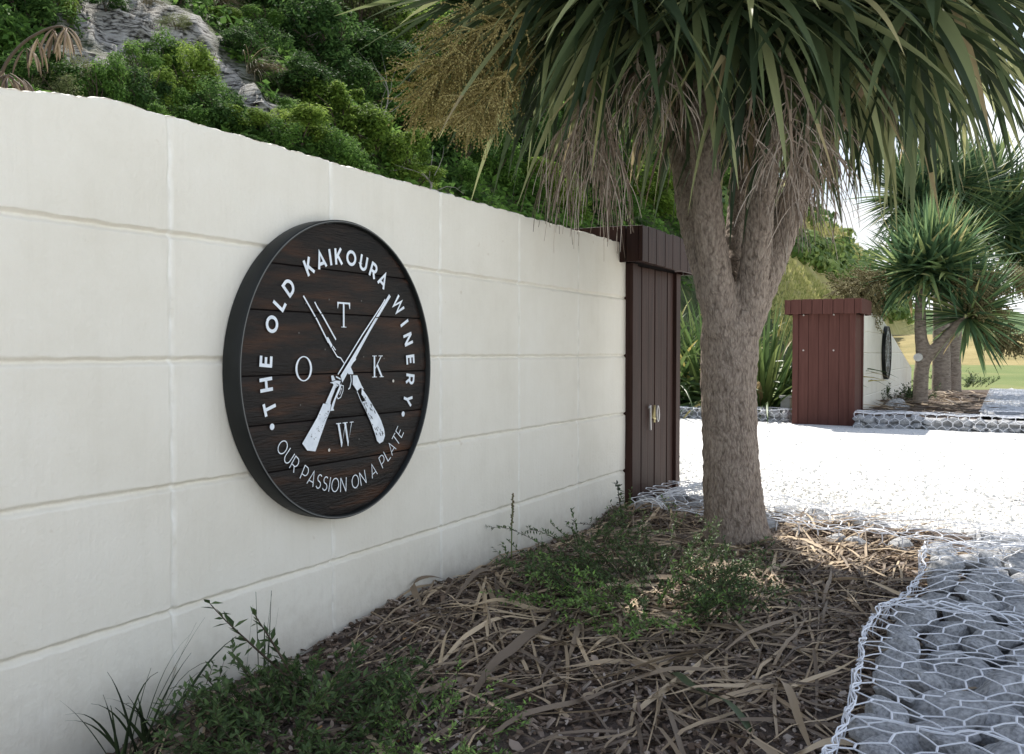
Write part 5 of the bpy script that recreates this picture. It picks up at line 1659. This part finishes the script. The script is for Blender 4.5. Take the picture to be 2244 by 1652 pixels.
def hd(px, py):
    p, d = hit_hill(px, py)
    return (p - CAM).dot(FWD)
d_ = hd(930, 400) - .9
bare_branch([(935, 430, d_), (945, 405, d_), (930, 385, d_), (915, 372, d_), (900, 365, d_)], .028, "pale crooked bare branch just over the wall below the flowering panicle")
d_ = hd(700, 90) - 1.2
bare_branch([(730, 60, d_), (690, 75, d_), (640, 90, d_), (600, 78, d_)], .02, "thin bare twigs crossing the dark shrubs at the top")
d_ = hd(610, 30) - 1.0
bare_branch([(660, 0, d_), (640, 30, d_), (610, 45, d_), (580, 40, d_)], .018, "bare grey twigs sticking out above the dark cleft")
d_ = hd(850, 300) - 1.0
bare_branch([(830, 330, d_), (820, 290, d_), (845, 240, d_), (850, 200, d_), (840, 170, d_)], .024, "slender grey branch rising between the yellow-green shrubs")

# dead flax flower stalks over the wall, at the upper left
def flax_stalk(path, pods, label, d):
    P = [on_depth(a_, b_, d) for a_, b_ in path]
    root = thing("flax_flower_stalk", P[0], label, "flower stalk", "dead flax flower stalks over the wall")
    mb = MB(); mb.cur = .15
    sp, sr = smooth_path(P, [.0075 - .004 * i / (len(P) - 1) for i in range(len(P))], 6)
    mb.tube(sp, sr, 7)
    mb.build("stem", M['pod'], root, True)
    for (x, y, n) in pods:
        m2 = MB()
        for i in range(n):
            q = on_depth(x + rnd(-6, 6), y + rnd(-5, 5), d + rnd(-.04, .04))
            dv = (RGT * rnd(-.9, 1.0) - UPV * rnd(.2, .8) + FWD * rnd(-.6, .6)).normalized()
            pts = [q]
            for k in range(6):
                dv = Vector((dv.x, dv.y, dv.z - .28)).normalized()
                q = q + dv * rnd(.016, .021)
                pts.append(q)
            m2.cur = rnd(.1, 1) ** 1.4
            m2.tube(pts, [.0012, .0026, .0042, .0046, .004, .003, .0008], 6, False)
        m2.build("pod_cluster", M['pod'], root, True)
flax_stalk([(-40, 330), (0, 170), (40, 105), (90, 70), (130, 58), (150, 66)], [(145, 62, 13), (120, 68, 9), (85, 88, 8), (60, 105, 6)], "tall dead flax stalk with brown curved pods at the upper left", 3.4)
flax_stalk([(-60, 330), (-30, 200), (10, 168), (30, 172)], [(20, 165, 11), (45, 175, 8), (5, 160, 6)], "lower dead flax stalk with drooping pods at the left frame edge", 3.2)

# ------------------------------------------------------------------ the mulch bed: chips, leaves, small plants
BED = Lookup(np.linspace(-3, 4.5, 400), np.linspace(-1.62, 0.0, 110), bed_z)
def gz(x, y):
    return BED(x, y)

mb = MB()
rr = random.Random(5)
for i in range(24000):
    far = rr.random()
    x = -0.6 + 5.0 * rr.random() ** .8; y = rr.uniform(-1.5, -.005)
    if x > 4.32: continue
    s_ = rr.uniform(.004, .015) * (1.6 if rr.random() < .12 else 1)
    z = gz(x, y) + rr.uniform(.0, .02)
    nrm = Vector((rr.uniform(-.8, .8), rr.uniform(-.8, .8), 1)).normalized()
    t_ = nrm.cross(Vector((rr.uniform(-1, 1), rr.uniform(-1, 1), 0.01))).normalized(); b_ = nrm.cross(t_)
    el = rr.uniform(.25, .7)
    i0 = len(mb.v)
    k = rr.choice((4, 5, 6))
    ph = rr.uniform(0, 6)
    for j in range(k):
        an = ph + 6.283 * j / k + rr.uniform(-.35, .35)
        q = Vector((x, y, z)) + t_ * math.cos(an) * s_ * rr.uniform(.75, 1.15) + b_ * math.sin(an) * s_ * el
        mb.v.append((q.x, q.y, q.z))
    for j in range(k):
        q = mb.v[i0 + j]
        mb.v.append((q[0] - nrm.x * .004, q[1] - nrm.y * .004, q[2] - nrm.z * .004))
    mb.cur = min(.97, rr.uniform(0, .97) ** 1.15) if rr.random() > .006 else 1.0
    mb.face([i0 + j for j in range(k)])
    for j in range(k):
        mb.face((i0 + j, i0 + k + j, i0 + k + (j + 1) % k, i0 + (j + 1) % k))
tag(mb.build("bark_mulch", M['chips']), "dark bark chip mulch covering the bed below the wall", "mulch", None, 'stuff')

def strip(mb, p, ang, ln, wd, bend, lift, tint, n=10, tw=0.0):
    """a long dry strap leaf lying on the mulch"""
    x, y = p
    base = len(mb.v)
    a_ = ang
    ph = rnd(0, 6)
    for i in range(n + 1):
        t = i / n
        w_ = wd * (.55 + t * 1.6 if t < .28 else 1 - ((t - .28) / .72) ** 2) * .5 + .0006
        z = gz(min(max(x, -2.9), 4.4), min(max(y, -1.6), -.01)) + .012 + lift * math.sin(math.pi * t) * (1 + .4 * math.sin(t * 7 + ph)) + .006 * math.sin(t * 11 + ph)
        tl = tw * math.sin(t * 4 + ph)
        nx, ny = -math.sin(a_), math.cos(a_)
        mb.v.append((x + nx * w_, y + ny * w_, z + tl * w_))
        mb.v.append((x, y, z - w_ * .25))
        mb.v.append((x - nx * w_, y - ny * w_, z - tl * w_))
        a_ += bend / n
        x += math.cos(a_) * ln / n; y += math.sin(a_) * ln / n
    mb.cur = tint
    for i in range(n):
        k = base + i * 3
        mb.face((k, k + 1, k + 4, k + 3)); mb.face((k + 1, k + 2, k + 5, k + 4))

mb = MB()
random.seed(15)
for i in range(1900):
    x = rnd(.2, 4.3); y = rnd(-1.43, -.04)
    if i < 1100: x = rnd(2.2, 4.3); y = rnd(-1.3, -.03)
    strip(mb, (x, y), rnd(0, 6.28) if i % 3 else rnd(-.9, .5), rnd(.15, .65), rnd(.003, .010), rnd(-.3, .3), rnd(.0, .022), .08 + .8 * rnd(0, 1) ** 1.25, 7, .5)
for v in range(len(mb.v)):
    x, y, z = mb.v[v]
    if y > -.012: mb.v[v] = (x, -.012 - (y + .012) * .12, z * .6)
tag(mb.build("leaf_litter", M['dry_leaf'], None, True), "thin dry leaf litter strewn over the bark mulch", "leaf litter", None, 'stuff')

ltxt = "long dry tan strap leaf lying on the bark mulch"
big = [(1300, 1185, 2.9, .62, .034), (1560, 1440, -.35, .75, .036), (1700, 1330, .2, .7, .032), (1180, 1300, .9, .6, .03), (1120, 1250, .3, .7, .026), (1620, 1280, -.6, .72, .034), (1850, 1190, .15, .66, .032), (1740, 1220, -.5, .5, .03), (880, 1560, -.25, .72, .04),
       (1000, 1590, .2, .75, .042), (1250, 1580, 1.3, .5, .034), (1330, 1600, .9, .55, .036), (1530, 1560, -.5, .6, .034), (1100, 1440, .5, .65, .03), (1450, 1500, .2, .6, .034), (1700, 1480, .5, .5, .032), (1330, 1250, .1, .68, .03), (930, 1380, .6, .55, .028),
       (1060, 1330, .35, .55, .026), (1480, 1200, .5, .55, .028), (1240, 1230, -.3, .6, .026), (1780, 1280, 1.1, .5, .03), (1640, 1240, .35, .65, .03), (1900, 1250, .6, .4, .026), (1550, 1350, 2.3, .45, .03), (1660, 1400, -.9, .5, .034), (1250, 1350, 2.7, .4, .028),
       (1150, 1500, -.7, .5, .034), (760, 1580, .9, .5, .032), (1400, 1560, -.1, .66, .036), (1800, 1350, .1, .5, .028), (1040, 1280, 1.0, .4, .024), (1400, 1180, -.15, .5, .026), (1570, 1600, .6, .5, .036)]
for k in range(34):
    big.append((rnd(900, 1950), rnd(1190, 1640), rnd(-.8, .9), rnd(.35, .75), rnd(.014, .028)))
for (px, py, an, ln, wd) in big:
    g_ = on_ground(px, py, -.01)
    m2 = MB()
    strip(m2, (g_.x, g_.y), an + rnd(-.2, .2) + 3.14 * (rnd(0, 1) < .4), ln * 1.1, wd * rnd(.34, .6), rnd(-.28, .28), rnd(.01, .035), rnd(.25, .95), 14, .9)
    m2.v = [(x, min(y, -.012), z) for x, y, z in m2.v]
    tag(m2.build("fallen_leaf", M['dry_leaf'], None, True, (g_.x, g_.y, 0)), ltxt, "fallen leaf", "long fallen leaves on the mulch")
g_ = on_ground(1645, 1630, -.02)
m2 = MB(); strip(m2, (g_.x, g_.y), .95, .42, .036, -.3, .05, .3, 12, .5)
tag(m2.build("fallen_leaf", M['strap'], None, True, (g_.x, g_.y, 0)), "single green strap leaf lying on the bark chips near the gabion corner", "fallen leaf", "long fallen leaves on the mulch")

# small-leaved ground-cover shrubs
def leaf_at(mb, p, d, ln, wd, tint):
    d = d.normalized()
    s_ = d.cross(Vector((rnd(-.4, .4), rnd(-.4, .4), 1)))
    if s_.length < 1e-3: s_ = Vector((1, 0, 0))
    s_.normalize(); u_ = s_.cross(d)
    i0 = len(mb.v)
    for q in (p, p + d * ln * .45 + s_ * wd * .5, p + d * ln - u_ * ln * .15, p + d * ln * .45 - s_ * wd * .5):
        mb.v.append((q.x, q.y, q.z))
    mb.cur = tint
    mb.face((i0, i0 + 1, i0 + 2, i0 + 3))

def sprig(ms, ml, p, d, ln, r_, leaf, droop=.05, step=.012, tint=(.1, .7), sub=2, wob=.16):
    q = Vector(p); d = Vector(d).normalized()
    n = max(4, int(ln / .03))
    pts = [q.copy()]
    for i in range(n):
        d = (d + Vector((rnd(-wob, wob), rnd(-wob, wob), rnd(-wob, wob) * .75 - droop))).normalized()
        q = q + d * ln / n
        pts.append(q.copy())
        if sub and i > 1 and rnd(0, 1) < .45:
            sprig(ms, ml, q, d + Vector((rnd(-1, 1), rnd(-1, 1), rnd(-.3, .9))), ln * rnd(.25, .5), r_ * .6, leaf, droop, step, tint, sub - 1)
    ms.tube(pts, [r_ * (1 - .7 * i / n) for i in range(n + 1)], 4, False)
    acc = 0
    for i in range(n):
        k = max(1, int((pts[i + 1] - pts[i]).length / step))
        for j in range(k):
            c = pts[i].lerp(pts[i + 1], (j + .5) / k)
            ax = (pts[i + 1] - pts[i]).normalized()
            for s_ in (0, 1):
                dv = (ax * .5 + Vector((rnd(-1, 1), rnd(-1, 1), rnd(-.5, 1)))).normalized()
                leaf_at(ml, c, dv, leaf * rnd(.7, 1.3), leaf * .42, rnd(*tint))

def ground_shrub(cx, cy, rx, ry, n, label, hgt=.16, leaf=.017, bright=None, extra=()):
    root = thing("ground_cover_shrub", (cx, cy, gz(cx, cy)), label, "shrub", "low small-leaved shrubs in the near bed")
    ms, ml = MB(), MB()
    for i in range(n):
        a_ = rnd(0, 6.28); r_ = math.sqrt(rnd(0, 1))
        x = cx + math.cos(a_) * rx * r_; y = min(cy + math.sin(a_) * ry * r_, -.04)
        tn = (.1, .65)
        if bright and math.hypot((x - bright[0]) / bright[2], (y - bright[1]) / bright[2]) < 1: tn = (.55, 1)
        z = gz(max(min(x, 4.3), -2.8), max(y, -1.6)) + rnd(0, hgt * .5) * (1 - r_ * .6)
        sprig(ms, ml, (x, y, z), (math.cos(a_) * .8, math.sin(a_) * .8, rnd(.2, 1.0)), rnd(.10, .22) * (hgt / .16), .0016, leaf, .06, .0085, tn, 1)
    for (p, d, ln, lf) in extra:
        sprig(ms, ml, p, d, ln, .0035, lf, .0, .014, (.05, .5), 0, .05)
    ms.v = [(x, min(y, -.01), z) for x, y, z in ms.v]; ml.v = [(x, min(y, -.01), z) for x, y, z in ml.v]
    ms.build("stems", M['stem'], root)
    ml.build("foliage", M['cover'], root)
    return root
c0 = on_ground(1430, 1330, -.0)
ground_shrub(c0.x, c0.y, .40, .24, 165, "dense low green shrub spreading over the mulch in front of the tree trunk", .19, .017, (on_ground(1370, 1370).x - .05, on_ground(1370, 1370).y, .2))
c1 = on_ground(640, 1640, -.03)
e0 = on_ground(640, 1545, 0.0)
ground_shrub(c1.x, c1.y, .30, .13, 130, "dark low shrub against the wall foot with long sprigs rising left", .12, .022, None,
             tuple((on_depth(ax_, ay_, 2.12), RGT * (bx_ - ax_) - UPV * (by_ - ay_), math.hypot(bx_ - ax_, by_ - ay_) * 2.12 / 2000, lf_ * 1.15) for ax_, ay_, bx_, by_, lf_ in
                   ((650, 1500, 448, 1322, .027), (640, 1480, 560, 1340, .026), (700, 1520, 800, 1395, .022), (560, 1560, 410, 1510, .022), (700, 1530, 850, 1450, .02), (560, 1600, 440, 1480, .02))))
c2 = on_ground(1290, 1240)
ground_shrub(c2.x, c2.y, .2, .12, 22, "sparse sprawling sprigs between the wall foot and the dense shrub", .2, .016)
c3 = on_ground(960, 1640, -.03)
ground_shrub(c3.x, c3.y, .14, .10, 60, "small patch of low green leaves at the bottom edge right of the dark shrub", .09, .014, (c3.x, c3.y, .1))

# grass tuft at the wall foot
g_ = on_ground(330, 1665, -.03)
root = thing("grass_tuft", (g_.x, min(g_.y, -.06), -.04), "tuft of long dark arching grass at the wall foot in the lower left corner", "grass tuft")
mb = MB()
for i in range(24):
    a_ = rnd(2.4, 5.2) if i % 2 else rnd(0, 6.28)
    sword_leaf(mb, (g_.x + rnd(-.05, .07), -.07 + rnd(-.03, .0), -.04), (math.cos(a_) * .6, -abs(math.sin(a_)) * .3, 1), rnd(.16, .34), rnd(.004, .010), rnd(.05, .26), 9, rnd(0, .25), .3)
mb.v = [(x, min(y, -.008), z) for x, y, z in mb.v]
mb.build("blades", M['strap'], root, True)
g_ = on_ground(565, 1500, -.0)
mb = MB()
root = thing("grass_tuft", (g_.x, -.05, 0), "few thin upright grass blades against the wall behind the dark shrub", "grass tuft")
for i in range(9):
    sword_leaf(mb, (g_.x + rnd(-.05, .05), -.06, 0), (rnd(-.2, .2), -.05, 1), rnd(.12, .26), .004, .02, 7, rnd(0, .3), .3)
mb.build("blades", M['strap'], root, True)

# seed spike
g_ = on_ground(1082, 1245, .0)
root = thing("weed_spike", (g_.x, min(g_.y, -.05), 0), "single green seed spike standing straight against the cream wall", "weed")
k_ = 3.3 / 2000
mb = MB(); mb.cur = .6
b0 = Vector((g_.x, -.06, gz(g_.x, -.06)))
tp = b0 + Vector((.012, 0, .265))
mid = b0.lerp(tp, .55) + Vector((-.004, 0, 0))
sp, sr = smooth_path([b0, mid, tp], [.0028, .0024, .0018], 6)
mb.tube(sp, sr, 6)
mb.build("stalk", M['flax'], root, True)
mb = MB()
for i in range(60):
    c = mid.lerp(tp, i / 59 * 1.02)
    mb.cur = rnd(.3, .9)
    mb.octa(c + Vector((rnd(-1, 1), rnd(-1, 1), 0)) * .0045, .0038)
mb.build("seed_head", M['tussock'], root)

# sapling by the pillar
g_ = on_ground(1362, 1150, .02)
root = thing("sapling", (g_.x, min(g_.y, -.10), .02), "small leafy sapling standing at the corner of wall and dark pillar", "sapling")
ms, ml = MB(), MB()
b0 = Vector((g_.x, min(g_.y, -.10), .0))
top_ = on_depth(1352, 1062, (b0 - CAM).dot(FWD))
sp, sr = smooth_path([b0, b0.lerp(top_, .5) + Vector((.01, 0, 0)), top_], [.004, .003, .0015], 6)
ms.tube(sp, sr, 5)
for i in range(2, len(sp)):
    for k in range(5):
        leaf_at(ml, sp[i], Vector((rnd(-1, 1), rnd(-1, .3), rnd(-.1, .8))), rnd(.022, .036), .014, rnd(0, 1))
sprig(ms, ml, b0 + Vector((0, 0, .06)), (-.9, -.05, .25), .24, .0025, .02, 0, .018, (.0, .8), 0)
sprig(ms, ml, b0 + Vector((0, -.01, .02)), (-.93, -.08, .2), .5, .0025, .02, 0, .018, (.0, .8), 0)
ml.v = [(x, min(y, -.012), z) for x, y, z in ml.v]
ms.build("stems", M['stem'], root); ml.build("foliage", M['sapling'], root)

# loose pale chips spilled at the edges of the driveway
mb = MB()
rr = random.Random(44)
DRV = Lookup(np.linspace(4.2, 12.9, 200), np.linspace(-2.6, 1.8, 100), drive_z)
for i in range(5200):
    x = rr.uniform(4.4, 12.0); y = rr.uniform(-2.4, 1.6)
    if rr.random() < .8: x = 4.5 + abs(rr.gauss(0, 1.2))
    if x < 5.0 - .26 * max(0, -y - .1) + .02 and y < -.1: continue
    if y > -.1 and x < 5.28: continue
    if x > 12.05: continue
    r_ = rr.uniform(.005, .014)
    mb.cur = rr.uniform(0, 1) ** .6
    z = DRV(x, y)
    i0 = len(mb.v)
    mb.octa((x, y, z + r_ * .4), r_)
    for v in range(i0, len(mb.v)):
        a_, b_, c_ = mb.v[v]
        mb.v[v] = (a_ + rr.uniform(-.5, .5) * r_, b_ + rr.uniform(-.5, .5) * r_, c_ + rr.uniform(-.3, .3) * r_)
tag(mb.build("gravel", M['pebble']), "loose white limestone chips scattered on the driveway surface", "gravel", None, 'stuff')

# far bed details: low plants, a rounded rock, dry leaves
p = on_ground(1968, 893, .03)
o = bpy.data.objects.new("rock", STONES[2]); COL.objects.link(o)
o.location = p; o.scale = (.2, .2, .17)
tag(o, "pale rounded rock at the foot of the young cabbage tree", "rock")
for (px, py, lb) in ((2110, 850, "dark low shrub under the twin-trunked cabbage tree"), (1960, 880, "dark low shrub in the far bed against the far wall")):
    g_ = on_ground(px, py, .03)
    root = thing("ground_cover_shrub", (g_.x, g_.y, .03), lb, "shrub", "low shrubs in the far bed")
    ms, ml = MB(), MB()
    for i in range(34):
        a_ = rnd(0, 6.28); r_ = rnd(0, .5)
        sprig(ms, ml, (g_.x + math.cos(a_) * r_, g_.y + math.sin(a_) * r_, .05), (math.cos(a_) * .6, math.sin(a_) * .6, rnd(.3, 1)), rnd(.2, .42), .004, .05, .04, .04, (.05, .6), 1)
    ms.build("stems", M['stem'], root); ml.build("foliage", M['cover'], root)
mb = MB()
for i in range(420):
    x = rnd(12.6, 19); y = rnd(-1.4, -.1)
    a_ = rnd(0, 6.28); l_ = rnd(.2, .5)
    q = Vector((x, y, .05 + rnd(0, .05)))
    sword_leaf(mb, q, (math.cos(a_), math.sin(a_), rnd(-.05, .2)), l_, rnd(.02, .035), .03, 4, rnd(0, .7), .2)
tag(mb.build("far_leaf_litter", M['dry_leaf'], None, True), "dry fallen leaf litter in the far garden bed", "leaf litter", None, 'stuff')

# tidy the helper property
for o in bpy.data.objects:
    if "_org" in o:
        del o["_org"]
print("stones near", n_st, "objects", len(bpy.data.objects))
